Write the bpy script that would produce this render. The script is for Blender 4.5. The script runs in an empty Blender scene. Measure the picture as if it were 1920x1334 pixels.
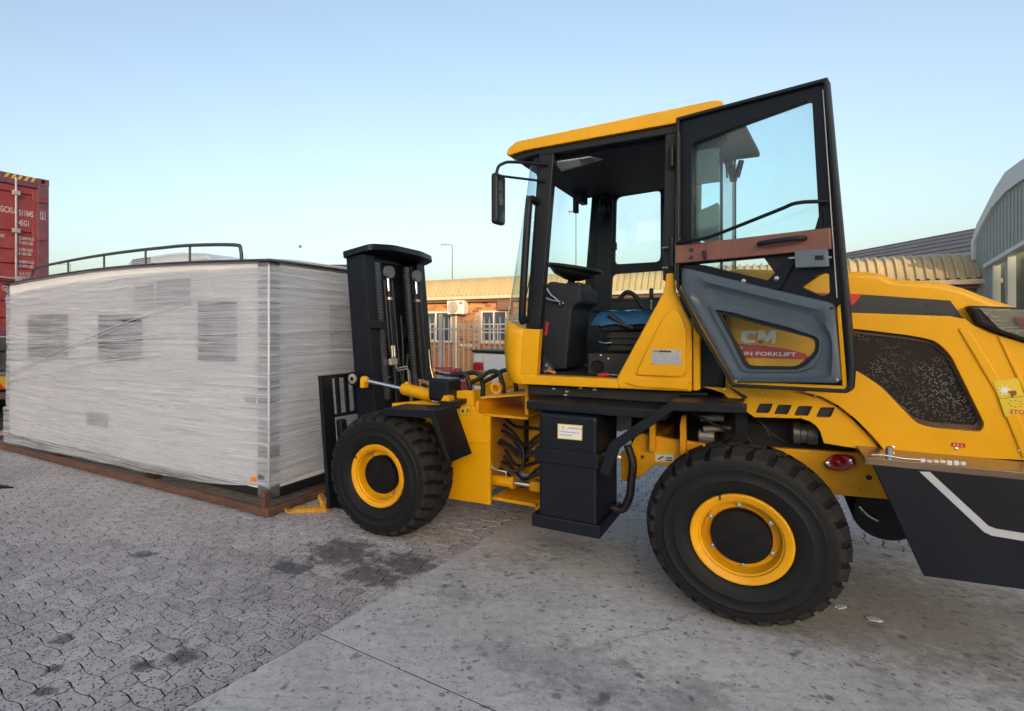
import bpy, bmesh, math, random
from mathutils import Vector, Matrix, noise
from mathutils.geometry import tessellate_polygon
random.seed(7)
R = math.radians
sc = bpy.context.scene
COL = sc.collection

# ------------------------------------------------------------------ camera, sky, sun, exposure
cam_d = bpy.data.cameras.new('camera'); cam = bpy.data.objects.new('camera', cam_d); COL.objects.link(cam)
cam.location = (0, 0, 1.6); cam.rotation_euler = (R(90), 0, 0)
cam_d.sensor_width = 36; cam_d.lens = 36 * 1080 / 1920
cam_d.shift_x = 234 / 1920; cam_d.shift_y = -51 / 1920      # a picture cropped off-centre from a wider frame
cam_d.clip_start = 0.05; cam_d.clip_end = 2000
sc.camera = cam

SUN_EL = R(8.0)
w = bpy.data.worlds.new('World'); sc.world = w; w.use_nodes = True
nt = w.node_tree
sky = nt.nodes.new('ShaderNodeTexSky'); sky.sky_type = 'NISHITA'; sky.sun_disc = False
sky.sun_elevation = SUN_EL; sky.sun_rotation = R(180 + 5)
sky.air_density = 0.9; sky.dust_density = 4.0; sky.ozone_density = 1.1; sky.altitude = 0
bg = nt.nodes['Background']; bg.inputs['Strength'].default_value = 0.15
hsv = nt.nodes.new('ShaderNodeHueSaturation'); hsv.inputs['Saturation'].default_value = 0.86      # a thin veil of haze over the whole sky
nt.links.new(sky.outputs[0], hsv.inputs['Color']); nt.links.new(hsv.outputs[0], bg.inputs[0])

sun_d = bpy.data.lights.new('sun', 'SUN'); sun = bpy.data.objects.new('sun', sun_d); COL.objects.link(sun)
sun_d.energy = 2.0; sun_d.angle = R(0.5); sun_d.color = (1.0, 0.74, 0.42)
sun.rotation_euler = (R(90) - SUN_EL, 0, R(-5))      # shines towards +Y, slightly down
sun.location = (0, -30, 20)

sc.view_settings.view_transform = 'Standard'; sc.view_settings.look = 'None'
sc.view_settings.gamma = 1.0; sc.view_settings.use_curve_mapping = False
sc.view_settings.exposure = 1.46
sc.render.engine = 'CYCLES'
sc.cycles.max_bounces = 8; sc.cycles.transparent_max_bounces = 16
sc.cycles.sample_clamp_indirect = 6

# ------------------------------------------------------------------ materials
def nd(t, kind, **kw):
    n = t.nodes.new(kind)
    for k, v in kw.items(): setattr(n, k, v)
    return n
def mat(name, col, rough=0.5, metal=0.0, var=0.12, vscale=6.0, bump=0.0, bscale=60.0, coat=0.0, spec=0.5, dust=0.0, stretch=None):
    m = bpy.data.materials.new(name); m.use_nodes = True
    t = m.node_tree; b = t.nodes['Principled BSDF']
    b.inputs['Roughness'].default_value = rough; b.inputs['Metallic'].default_value = metal
    b.inputs['Coat Weight'].default_value = coat; b.inputs['Coat Roughness'].default_value = 0.12
    b.inputs['Specular IOR Level'].default_value = spec
    tc = nd(t, 'ShaderNodeTexCoord'); src = tc.outputs['Object']
    if stretch:
        mp = nd(t, 'ShaderNodeMapping'); mp.inputs['Scale'].default_value = stretch
        t.links.new(src, mp.inputs[0]); src = mp.outputs[0]
    n = nd(t, 'ShaderNodeTexNoise'); n.inputs['Scale'].default_value = vscale; n.inputs['Detail'].default_value = 6
    n.inputs['Roughness'].default_value = 0.65
    t.links.new(src, n.inputs['Vector'])
    mr = nd(t, 'ShaderNodeMapRange'); mr.inputs[1].default_value = .3; mr.inputs[2].default_value = .7
    mr.inputs[3].default_value = 1 - var; mr.inputs[4].default_value = 1 + var
    t.links.new(n.outputs['Fac'], mr.inputs[0])
    mul = nd(t, 'ShaderNodeMix', data_type='RGBA', blend_type='MULTIPLY'); mul.inputs[0].default_value = 1
    mul.inputs[6].default_value = (*col, 1)
    t.links.new(mr.outputs[0], mul.inputs[7])
    out = mul.outputs[2]
    if dust > 0:
        n2 = nd(t, 'ShaderNodeTexNoise'); n2.inputs['Scale'].default_value = 3.1; n2.inputs['Detail'].default_value = 9
        t.links.new(src, n2.inputs['Vector'])
        r2 = nd(t, 'ShaderNodeMapRange'); r2.inputs[1].default_value = .42; r2.inputs[2].default_value = .75
        r2.inputs[4].default_value = dust
        t.links.new(n2.outputs['Fac'], r2.inputs[0])
        mx = nd(t, 'ShaderNodeMix', data_type='RGBA'); mx.inputs[7].default_value = (.22, .19, .16, 1)
        t.links.new(r2.outputs[0], mx.inputs[0]); t.links.new(out, mx.inputs[6]); out = mx.outputs[2]
    t.links.new(out, b.inputs['Base Color'])
    rr = nd(t, 'ShaderNodeMapRange'); rr.inputs[3].default_value = max(.03, rough - .08); rr.inputs[4].default_value = min(1, rough + .1)
    t.links.new(n.outputs['Fac'], rr.inputs[0]); t.links.new(rr.outputs[0], b.inputs['Roughness'])
    if bump > 0:
        n3 = nd(t, 'ShaderNodeTexNoise'); n3.inputs['Scale'].default_value = bscale; n3.inputs['Detail'].default_value = 5
        t.links.new(src, n3.inputs['Vector'])
        bp = nd(t, 'ShaderNodeBump'); bp.inputs['Strength'].default_value = bump; bp.inputs['Distance'].default_value = .004
        t.links.new(n3.outputs['Fac'], bp.inputs['Height']); t.links.new(bp.outputs[0], b.inputs['Normal'])
    return m
def glass_mat(name, tint, gloss=0.10):
    m = bpy.data.materials.new(name); m.use_nodes = True; t = m.node_tree; t.nodes.clear()
    o = nd(t, 'ShaderNodeOutputMaterial'); tr = nd(t, 'ShaderNodeBsdfTransparent'); tr.inputs[0].default_value = (*tint, 1)
    gl = nd(t, 'ShaderNodeBsdfGlossy'); gl.inputs['Roughness'].default_value = .02
    tc = nd(t, 'ShaderNodeTexCoord'); n = nd(t, 'ShaderNodeTexNoise'); n.inputs['Scale'].default_value = 2.5; n.inputs['Detail'].default_value = 5
    t.links.new(tc.outputs['Object'], n.inputs['Vector'])
    df = nd(t, 'ShaderNodeBsdfDiffuse'); df.inputs[0].default_value = (.7, .72, .7, 1)
    fr = nd(t, 'ShaderNodeFresnel'); ge = nd(t, 'ShaderNodeNewGeometry')
    io = nd(t, 'ShaderNodeMapRange'); io.inputs[3].default_value = 1.45; io.inputs[4].default_value = 1 / 1.45
    t.links.new(ge.outputs['Backfacing'], io.inputs[0]); t.links.new(io.outputs[0], fr.inputs[0])
    ms = nd(t, 'ShaderNodeMixShader'); t.links.new(fr.outputs[0], ms.inputs[0]); t.links.new(tr.outputs[0], ms.inputs[1]); t.links.new(gl.outputs[0], ms.inputs[2])
    r = nd(t, 'ShaderNodeMapRange'); r.inputs[1].default_value = .45; r.inputs[2].default_value = .8; r.inputs[3].default_value = .01; r.inputs[4].default_value = .12
    t.links.new(n.outputs['Fac'], r.inputs[0])
    m2 = nd(t, 'ShaderNodeMixShader'); t.links.new(r.outputs[0], m2.inputs[0]); t.links.new(ms.outputs[0], m2.inputs[1]); t.links.new(df.outputs[0], m2.inputs[2])
    t.links.new(m2.outputs[0], o.inputs[0])
    return m

YEL = mat('yellow_paint', (.74, .365, .0015), .34, var=.08, vscale=2.2, coat=.10, spec=.28, dust=.03, bump=.05, bscale=9)
YEL2 = mat('yellow_cast_paint', (.74, .345, .0015), .42, var=.12, vscale=5, spec=.3, dust=.05, bump=.12, bscale=40)
BLK = mat('black_paint', (.0055, .0078, .0135), .42, var=.25, vscale=5, spec=.28, dust=.012, bump=.06, bscale=30)
BLKP = mat('black_plastic', (.008, .0085, .011), .55, var=.2, bump=.1, bscale=150)
NAVY = mat('blue_black_paint', (.0050, .0078, .0150), .42, var=.2, vscale=4, spec=.26, dust=.012)
TREAD = mat('tread_rubber', (.020, .0195, .019), .8, var=.4, vscale=9, bump=.3, bscale=70, spec=.2, dust=.05)
GREYP = mat('grey_moulded_panel', (.072, .098, .130), .40, var=.1, vscale=4, bump=.15, bscale=220)
RUB = mat('tyre_rubber', (.0058, .0066, .0085), .62, var=.3, vscale=5, bump=.25, bscale=60, spec=.26, dust=.012)
HUBM = mat('hub_black', (.004, .004, .005), .5, spec=.25, var=.6, vscale=18, bump=.5, bscale=35)
SEAL = mat('seal_rubber', (.010, .012, .015), .6)
HOSE = mat('hose_rubber', (.014, .014, .016), .5, bump=.3, bscale=240)
STEEL = mat('bright_steel', (.62, .62, .63), .25, metal=1.0, var=.1, vscale=20)
CHROME = mat('chrome_rod', (.8, .8, .82), .1, metal=1.0, var=.05)
ZINC = mat('zinc_fitting', (.62, .60, .54), .35, metal=.8, var=.2, vscale=30)
BRASS = mat('brass_fitting', (.40, .27, .16), .4, metal=.8, var=.3, vscale=30)
COPPER = mat('copper_wrapped_rail', (.22, .092, .072), .38, var=.15, vscale=3, bump=.25, bscale=14, stretch=(3, 3, .6))
BROWN = mat('film_covered_steel', (.21, .15, .105), .22, metal=.5, var=.3, vscale=4, stretch=(.6, 1, 4), bump=.3, bscale=10)
CLEARW = mat('crumpled_plastic', (.62, .64, .66), .25, var=.2, vscale=20, bump=.9, bscale=30)
WHITE = mat('white_label', (.72, .72, .74), .5, var=.06)
LABY = mat('yellow_label', (.70, .50, .02), .45, var=.08)
INKB = mat('black_ink', (.02, .02, .022), .6)
INKR = mat('red_ink', (.48, .02, .02), .5, var=.1)
REDP = mat('red_plastic', (.42, .018, .022), .3, var=.2)
LAMPR = mat('red_lamp_lens', (.36, .008, .012), .12, var=.2, coat=.5)
PLATE = mat('aluminium_plate', (.46, .46, .50), .4, metal=.5, var=.1, vscale=25)
SILV = mat('silver_stripe', (.45, .46, .50), .35, var=.08)
CHAR = mat('charcoal_decal', (.022, .024, .030), .28, spec=.5, var=.15, coat=.3)
BLUE = mat('blue_plastic_cover', (.015, .075, .17), .18, var=.35, vscale=9, bump=.8, bscale=14, coat=.4)
INTER = mat('cab_lining', (.008, .013, .023), .7, var=.2, bump=.1, bscale=120)
TEAL = glass_mat('tinted_glass', (.82, .94, .945))
CLEAR = glass_mat('clear_glass', (.92, .975, .975))
CABIN = mat('cabin_cladding', (.84, .83, .85), .5, var=.06, vscale=1.2)
DGLASS = mat('dark_window', (.030, .038, .065), .3, var=.2)
CPOST = mat('corner_profile', (.17, .18, .21), .35, metal=.4, var=.4, vscale=22, bump=.5, bscale=30)
ROOFW = mat('cabin_roof', (.55, .57, .60), .45)
RAILG = mat('dark_grey_rail', (.05, .055, .062), .4)
ACW = mat('white_plastic', (.72, .73, .74), .4, var=.05)
RUST = mat('rusty_steel', (.115, .055, .038), .8, var=.45, vscale=9, bump=.5, bscale=50)
ORNG = mat('orange_lens', (.75, .22, .01), .25)
WEB = mat('yellow_webbing', (.58, .31, .045), .75, var=.3, vscale=25, bump=.4, bscale=90)
REDC = mat('container_red', (.34, .045, .05), .5, var=.16, vscale=3, dust=.22, bump=.12, bscale=12)
REDD = mat('container_edge', (.20, .07, .095), .55, var=.25, vscale=6, dust=.2)
LOCKR = mat('galvanised_rod', (.50, .44, .42), .5, metal=.3, var=.2)
TRUCK = mat('trailer_steel', (.055, .05, .055), .6, var=.3, dust=.35)
HAZY = mat('hazard_yellow', (.72, .48, .04), .4)
HAZR = mat('hazard_red', (.55, .05, .03), .4)
BRICKM = [mat('face_brick_%s' % k, c, .85, var=.25, vscale=14, bump=.5, bscale=90) for k, c in
          (('orange', (.44, .185, .062)), ('tan', (.47, .235, .085)), ('brown', (.33, .13, .055)), ('dark', (.22, .085, .045)))]
MORT = mat('mortar', (.40, .33, .25), .9, var=.15, vscale=20, bump=.4, bscale=80)
SHEET = mat('beige_roof_sheet', (.43, .345, .195), .55, var=.08, vscale=1.5, dust=.08)
GUTT = mat('beige_gutter', (.52, .41, .29), .55, var=.08)
FASC = mat('brown_fascia', (.16, .085, .06), .6)
WINF = mat('window_frame_white', (.66, .62, .52), .5)
POLE = mat('weathered_pole', (.10, .09, .085), .7)
WGLS = mat('office_glass', (.06, .075, .10), .08, var=.3, vscale=1.5)
GALV = mat('galvanised_steel', (.34, .35, .37), .45, metal=.5, var=.15, vscale=5)
CREAM = mat('cream_aircon', (.66, .62, .52), .5, var=.05)
ACDK = mat('fan_grille', (.22, .20, .18), .6)
WCAR = mat('white_car_paint', (.72, .73, .75), .25, var=.03, coat=.5)
SHEDW = mat('grey_green_cladding', (.31, .35, .335), .55, var=.06, vscale=1)
SHEDT = mat('pale_flashing', (.56, .60, .62), .5, var=.06)
DROOF = mat('slate_grey_roof', (.105, .11, .135), .75, var=.25, vscale=.5, stretch=(.4, 4, 4))
PINKM = mat('maroon_steel', (.28, .03, .04), .5)
WHS = mat('sunblocker_cladding', (.62, .62, .60), .6, var=.1, vscale=1)

# ------------------------------------------------------------------ geometry helpers
def link(o, parent=None):
    COL.objects.link(o)
    if parent is not None: o.parent = parent
    return o
def tag(o, label=None, cat=None, group=None, kind=None):
    if label: o['label'] = label
    if cat: o['category'] = cat
    if group: o['group'] = group
    if kind: o['kind'] = kind
    return o
def empty(name, loc=(0, 0, 0), rz=0.0, parent=None):
    o = bpy.data.objects.new(name, None); o.location = loc; o.rotation_euler = (0, 0, rz); o.empty_display_size = .2
    return link(o, parent)
UNIT = [Vector((1, 1, 1))]
def us(p): u = UNIT[0]; return Vector((p[0] * u.x, p[1] * u.y, p[2] * u.z))
def obj(name, bm, m, parent=None, smooth=False, bevel=0.0, seg=2, recalc=True, autosmooth=None, raw=False):
    if not raw and UNIT[0] != Vector((1, 1, 1)):
        for v in bm.verts: v.co = us(v.co)
    if recalc: bmesh.ops.recalc_face_normals(bm, faces=bm.faces)
    me = bpy.data.meshes.new(name); bm.to_mesh(me); bm.free()
    ms = m if isinstance(m, (list, tuple)) else [m]
    for x in ms: me.materials.append(x)
    if smooth:
        for p in me.polygons: p.use_smooth = True
        if autosmooth: me.set_sharp_from_angle(angle=R(autosmooth))
    o = bpy.data.objects.new(name, me); link(o, parent)
    if bevel > 0:
        b = o.modifiers.new('bevel', 'BEVEL'); b.width = bevel; b.segments = seg; b.limit_method = 'ANGLE'; b.angle_limit = R(35)
        b.harden_normals = False
    return o
class Fr:                                   # a flat frame: (u, v) in the plane, w along its normal
    def __init__(s, o, eu, ev, en): s.o, s.u, s.v, s.n = Vector(o), Vector(eu), Vector(ev), Vector(en)
    def __call__(s, u, v, w=0): return s.o + s.u * u + s.v * v + s.n * w
XZ = Fr((0, 0, 0), (1, 0, 0), (0, 0, 1), (0, 1, 0))          # side planes: (x, z), depth = y
YZ = Fr((0, 0, 0), (0, 1, 0), (0, 0, 1), (1, 0, 0))
XY = Fr((0, 0, 0), (1, 0, 0), (0, 1, 0), (0, 0, 1))
def rnd(pts, r=0.03, n=4):                  # round the corners of a polygon
    out = []; N = len(pts)
    for i in range(N):
        p = Vector(pts[i]); a = Vector(pts[i - 1]); b = Vector(pts[(i + 1) % N])
        da, db = a - p, b - p
        if da.length < 1e-6 or db.length < 1e-6: continue
        d = min(r, da.length * .45, db.length * .45)
        s, e = p + da.normalized() * d, p + db.normalized() * d
        for k in range(n + 1):
            t = k / n
            q = s * (1 - t) ** 2 + p * 2 * t * (1 - t) + e * t * t
            out.append((q.x, q.y))
    return out
def add_plate(bm, outer, w0, w1, fr=XZ, holes=()):
    loops = [list(outer)] + [list(h) for h in holes]
    flat = [p for l in loops for p in l]
    tris = tessellate_polygon([[Vector((p[0], p[1], 0)) for p in l] for l in loops])
    A = [bm.verts.new(fr(p[0], p[1], w0)) for p in flat]
    B = [bm.verts.new(fr(p[0], p[1], w1)) for p in flat]
    for t in tris:
        try:
            bm.faces.new([A[i] for i in t]); bm.faces.new([B[i] for i in reversed(t)])
        except ValueError: pass
    k = 0
    for l in loops:
        n = len(l)
        for i in range(n):
            j = (i + 1) % n
            bm.faces.new((A[k + i], A[k + j], B[k + j], B[k + i]))
        k += n
    return bm
def plate(name, outer, w0, w1, m, parent=None, fr=XZ, holes=(), bevel=0.0, seg=2):
    bm = bmesh.new()
    if not holes:                           # clean n-gon prism, bevels well
        A = [bm.verts.new(fr(p[0], p[1], w0)) for p in outer]; B = [bm.verts.new(fr(p[0], p[1], w1)) for p in outer]
        bm.faces.new(A); bm.faces.new(list(reversed(B)))
        n = len(outer)
        for i in range(n): bm.faces.new((A[i], A[(i + 1) % n], B[(i + 1) % n], B[i]))
    else:
        add_plate(bm, outer, w0, w1, fr, holes)
        bmesh.ops.dissolve_limit(bm, angle_limit=R(1), verts=bm.verts, edges=bm.edges)
    return obj(name, bm, m, parent, bevel=bevel, seg=seg)
def add_box(bm, x0, x1, y0, y1, z0, z1, fr=None):
    f = fr or (lambda a, b, c: Vector((a, b, c)))
    v = [bm.verts.new(f(x, y, z)) for z in (z0, z1) for y in (y0, y1) for x in (x0, x1)]
    for q in ((0, 1, 3, 2), (4, 6, 7, 5), (0, 4, 5, 1), (2, 3, 7, 6), (0, 2, 6, 4), (1, 5, 7, 3)):
        bm.faces.new([v[i] for i in q])
def box(name, x0, x1, y0, y1, z0, z1, m, parent=None, bevel=0.006, fr=None, seg=2):
    bm = bmesh.new(); add_box(bm, x0, x1, y0, y1, z0, z1, fr)
    return obj(name, bm, m, parent, bevel=bevel, seg=seg)
def smooth_path(pts, n=6):
    P = [Vector(p) for p in pts]
    if len(P) < 3: return P
    out = []
    for i in range(len(P) - 1):
        p0 = P[i - 1] if i else P[0] * 2 - P[1]
        p1, p2 = P[i], P[i + 1]
        p3 = P[i + 2] if i + 2 < len(P) else P[-1] * 2 - P[-2]
        for k in range(n):
            t = k / n
            out.append(.5 * ((2 * p1) + (p2 - p0) * t + (2 * p0 - 5 * p1 + 4 * p2 - p3) * t * t + (3 * p1 - p0 - 3 * p2 + p3) * t ** 3))
    out.append(P[-1]); return out
def add_tube(bm, pts, r, n=8, cap=True):
    P = [Vector(p) for p in pts]; rings = []
    up = None
    for i, p in enumerate(P):
        d = (P[min(i + 1, len(P) - 1)] - P[max(i - 1, 0)]).normalized()
        if up is None:
            up = Vector((0, 0, 1)) if abs(d.z) < .9 else Vector((1, 0, 0))
        a = (up - d * up.dot(d)).normalized(); b = d.cross(a); up = a
        rr = r[i] if isinstance(r, (list, tuple)) else r
        rings.append([bm.verts.new(p + (a * math.cos(2 * math.pi * k / n) + b * math.sin(2 * math.pi * k / n)) * rr) for k in range(n)])
    for i in range(len(rings) - 1):
        for k in range(n):
            bm.faces.new((rings[i][k], rings[i][(k + 1) % n], rings[i + 1][(k + 1) % n], rings[i + 1][k]))
    if cap:
        bm.faces.new(list(reversed(rings[0]))); bm.faces.new(rings[-1])
def tube(name, pts, r, m, parent=None, n=8, sm=0):
    pts = [us(p) for p in pts]
    bm = bmesh.new(); add_tube(bm, smooth_path(pts, sm) if sm else pts, r, n)
    return obj(name, bm, m, parent, smooth=True, autosmooth=50, raw=True)
def add_lathe(bm, prof, c, axis='Y', n=48, close=True):      # prof: (radius, along axis)
    rings = []
    for r, a in prof:
        ring = []
        for k in range(n):
            t = 2 * math.pi * k / n; s, q = math.sin(t) * r, math.cos(t) * r
            v = {'Y': (q, a, s), 'X': (a, q, s), 'Z': (q, s, a)}[axis]
            ring.append(bm.verts.new(Vector(c) + Vector(v)))
        rings.append(ring)
    for i in range(len(rings) - 1):
        for k in range(n):
            bm.faces.new((rings[i][k], rings[i][(k + 1) % n], rings[i + 1][(k + 1) % n], rings[i + 1][k]))
    if close:
        for ring, rev in ((rings[0], True), (rings[-1], False)):
            bm.faces.new(list(reversed(ring)) if rev else ring)
def lathe(name, prof, c, m, parent=None, axis='Y', n=48, close=True, ang=35):
    k = {'X': UNIT[0].x, 'Y': UNIT[0].y, 'Z': UNIT[0].z}[axis]; prof = [(r, a * k) for r, a in prof]; c = us(c)
    bm = bmesh.new(); add_lathe(bm, prof, c, axis, n, close)
    return obj(name, bm, m, parent, smooth=True, autosmooth=ang, raw=True)
def text(name, body, size, fr, u, v, w_, m, parent, sx=1.0, bold=0.0, thick=.0006, align='LEFT'):
    cu = bpy.data.curves.new(name, 'FONT'); cu.body = body; cu.size = size; cu.align_x = align
    cu.extrude = thick; cu.offset = bold; cu.resolution_u = 2
    to = bpy.data.objects.new('tmp', cu); COL.objects.link(to)
    dg = bpy.context.evaluated_depsgraph_get(); me = bpy.data.meshes.new_from_object(to.evaluated_get(dg))
    bpy.data.objects.remove(to)
    for vt in me.vertices: vt.co = us(fr(u + vt.co.x * sx, v + vt.co.y, w_ + vt.co.z))
    me.materials.clear(); me.materials.append(m); me.name = name
    return link(bpy.data.objects.new(name, me), parent)
def share(name, src, parent, loc=(0, 0, 0), rot=None, scale=None):
    o = src.copy(); o.name = name; COL.objects.link(o); o.parent = parent; o.location = loc
    if rot: o.rotation_euler = rot
    if scale: o.scale = scale
    return o

# ================================================================== SETTING: ground, paving, concrete
def node_noise(t, vec, scale, detail=6, rough=.6, dist=0):
    n = nd(t, 'ShaderNodeTexNoise'); n.inputs['Scale'].default_value = scale; n.inputs['Detail'].default_value = detail
    n.inputs['Roughness'].default_value = rough; n.inputs['Distortion'].default_value = dist
    t.links.new(vec, n.inputs['Vector']); return n.outputs['Fac']
def node_range(t, x, a, b, c, d):
    r = nd(t, 'ShaderNodeMapRange'); r.inputs[1].default_value = a; r.inputs[2].default_value = b
    r.inputs[3].default_value = c; r.inputs[4].default_value = d; t.links.new(x, r.inputs[0]); return r.outputs[0]
def node_math(t, op, a, b=None, clamp=False):
    m = nd(t, 'ShaderNodeMath', operation=op, use_clamp=clamp)
    for i, x in enumerate((a, b)):
        if x is None: continue
        if isinstance(x, (int, float)): m.inputs[i].default_value = x
        else: t.links.new(x, m.inputs[i])
    return m.outputs[0]
def node_mix(t, f, a, b, blend='MIX'):
    m = nd(t, 'ShaderNodeMix', data_type='RGBA', blend_type=blend)
    for s, x in ((0, f), (6, a), (7, b)):
        if isinstance(x, (int, float)): m.inputs[s].default_value = x
        elif isinstance(x, tuple): m.inputs[s].default_value = (*x, 1)
        else: t.links.new(x, m.inputs[s])
    return m.outputs[2]
def node_vor(t, vec, scale, rand=1.0):
    v = nd(t, 'ShaderNodeTexVoronoi'); v.inputs['Scale'].default_value = scale; v.inputs['Randomness'].default_value = rand
    t.links.new(vec, v.inputs['Vector']); return v
def oil_mask(t, pos, spots):
    """max of soft round stains (x, y, radius), edges broken up by noise"""
    nz = node_noise(t, pos, 9, 5); out = None
    for x, y, r in spots:
        d = nd(t, 'ShaderNodeVectorMath', operation='DISTANCE'); t.links.new(pos, d.inputs[0]); d.inputs[1].default_value = (x, y, 0)
        dd = node_math(t, 'ADD', d.outputs['Value'], node_range(t, nz, .3, .7, -.6 * r, .6 * r))
        m = node_range(t, dd, r * .55, r * 1.1, 1, 0)
        out = m if out is None else node_math(t, 'MAXIMUM', out, m)
    return out
def paver_mat(name, far=False):
    m = bpy.data.materials.new(name); m.use_nodes = True; t = m.node_tree; b = t.nodes['Principled BSDF']
    pos = nd(t, 'ShaderNodeNewGeometry').outputs['Position']
    oi = nd(t, 'ShaderNodeObjectInfo').outputs['Random']
    base = node_mix(t, oi, (.365, .342, .350), (.465, .437, .443))
    big = node_range(t, node_noise(t, pos, .9, 4), .3, .7, .78, 1.2)
    med = node_range(t, node_noise(t, pos, 14, 5), .3, .7, .85, 1.15)
    c = node_mix(t, 1.0, base, big, 'MULTIPLY'); c = node_mix(t, 1.0, c, med, 'MULTIPLY')
    v = node_vor(t, pos, 62); pit = node_range(t, v.outputs['Distance'], .20, .44, 1, 0)
    sel = node_range(t, v.outputs['Color'], .36, .46, 0, 1)
    pit = node_math(t, 'MULTIPLY', pit, sel)
    c = node_mix(t, node_math(t, 'MULTIPLY', pit, .95), c, (.025, .024, .030))
    v3 = node_vor(t, pos, 112); pit2 = node_math(t, 'MULTIPLY', node_range(t, v3.outputs['Distance'], .14, .36, 1, 0), node_range(t, v3.outputs['Color'], .30, .36, 0, 1))
    c = node_mix(t, node_math(t, 'MULTIPLY', pit2, .8), c, (.05, .048, .058))
    v2 = node_vor(t, pos, 150); sp = node_range(t, v2.outputs['Distance'], .1, .3, .5, 0)
    c = node_mix(t, sp, c, (.36, .34, .35))
    sep = nd(t, 'ShaderNodeSeparateXYZ'); t.links.new(pos, sep.inputs[0])
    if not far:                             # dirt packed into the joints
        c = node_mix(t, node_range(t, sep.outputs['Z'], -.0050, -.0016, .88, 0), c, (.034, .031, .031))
    if far:                                 # joints where the pieces can no longer be told apart
        br = nd(t, 'ShaderNodeTexBrick'); br.inputs['Scale'].default_value = 1; br.inputs['Brick Width'].default_value = .225
        br.inputs['Row Height'].default_value = .1125; br.inputs['Mortar Size'].default_value = .006
        mp = nd(t, 'ShaderNodeMapping'); mp.inputs['Rotation'].default_value = (0, 0, R(27))
        t.links.new(pos, mp.inputs[0]); t.links.new(mp.outputs[0], br.inputs['Vector'])
        c = node_mix(t, node_math(t, 'MULTIPLY', br.outputs['Fac'], .7), c, (.05, .05, .055))
    oil = oil_mask(t, pos, [(-1.668, 2.964, 0.0594), (-0.984, 2.796, 0.108), (-1.157, 2.736, 0.054), (-1.572, 2.712, 0.0432), (-0.311, 4.104, 0.2808), (-0.089, 3.744, 0.216),
                            (0.142, 3.888, 0.216), (-0.628, 3.84, 0.1512), (-0.845, 3.024, 0.0432), (-1.716, 4.08, 0.0864), (-1.499, 2.544, 0.054)])
    c = node_mix(t, node_math(t, 'MULTIPLY', oil, .72), c, (.035, .036, .045))
    t.links.new(c, b.inputs['Base Color']); b.inputs['Roughness'].default_value = .78; b.inputs['Specular IOR Level'].default_value = .35
    bp = nd(t, 'ShaderNodeBump'); bp.inputs['Strength'].default_value = .7; bp.inputs['Distance'].default_value = .004
    hgt = node_math(t, 'SUBTRACT', node_noise(t, pos, 60, 4), pit)
    t.links.new(hgt, bp.inputs['Height']); t.links.new(bp.outputs[0], b.inputs['Normal'])
    return m
PAVER = paver_mat('concrete_paver'); PAVFAR = paver_mat('paved_ground', True)
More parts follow.
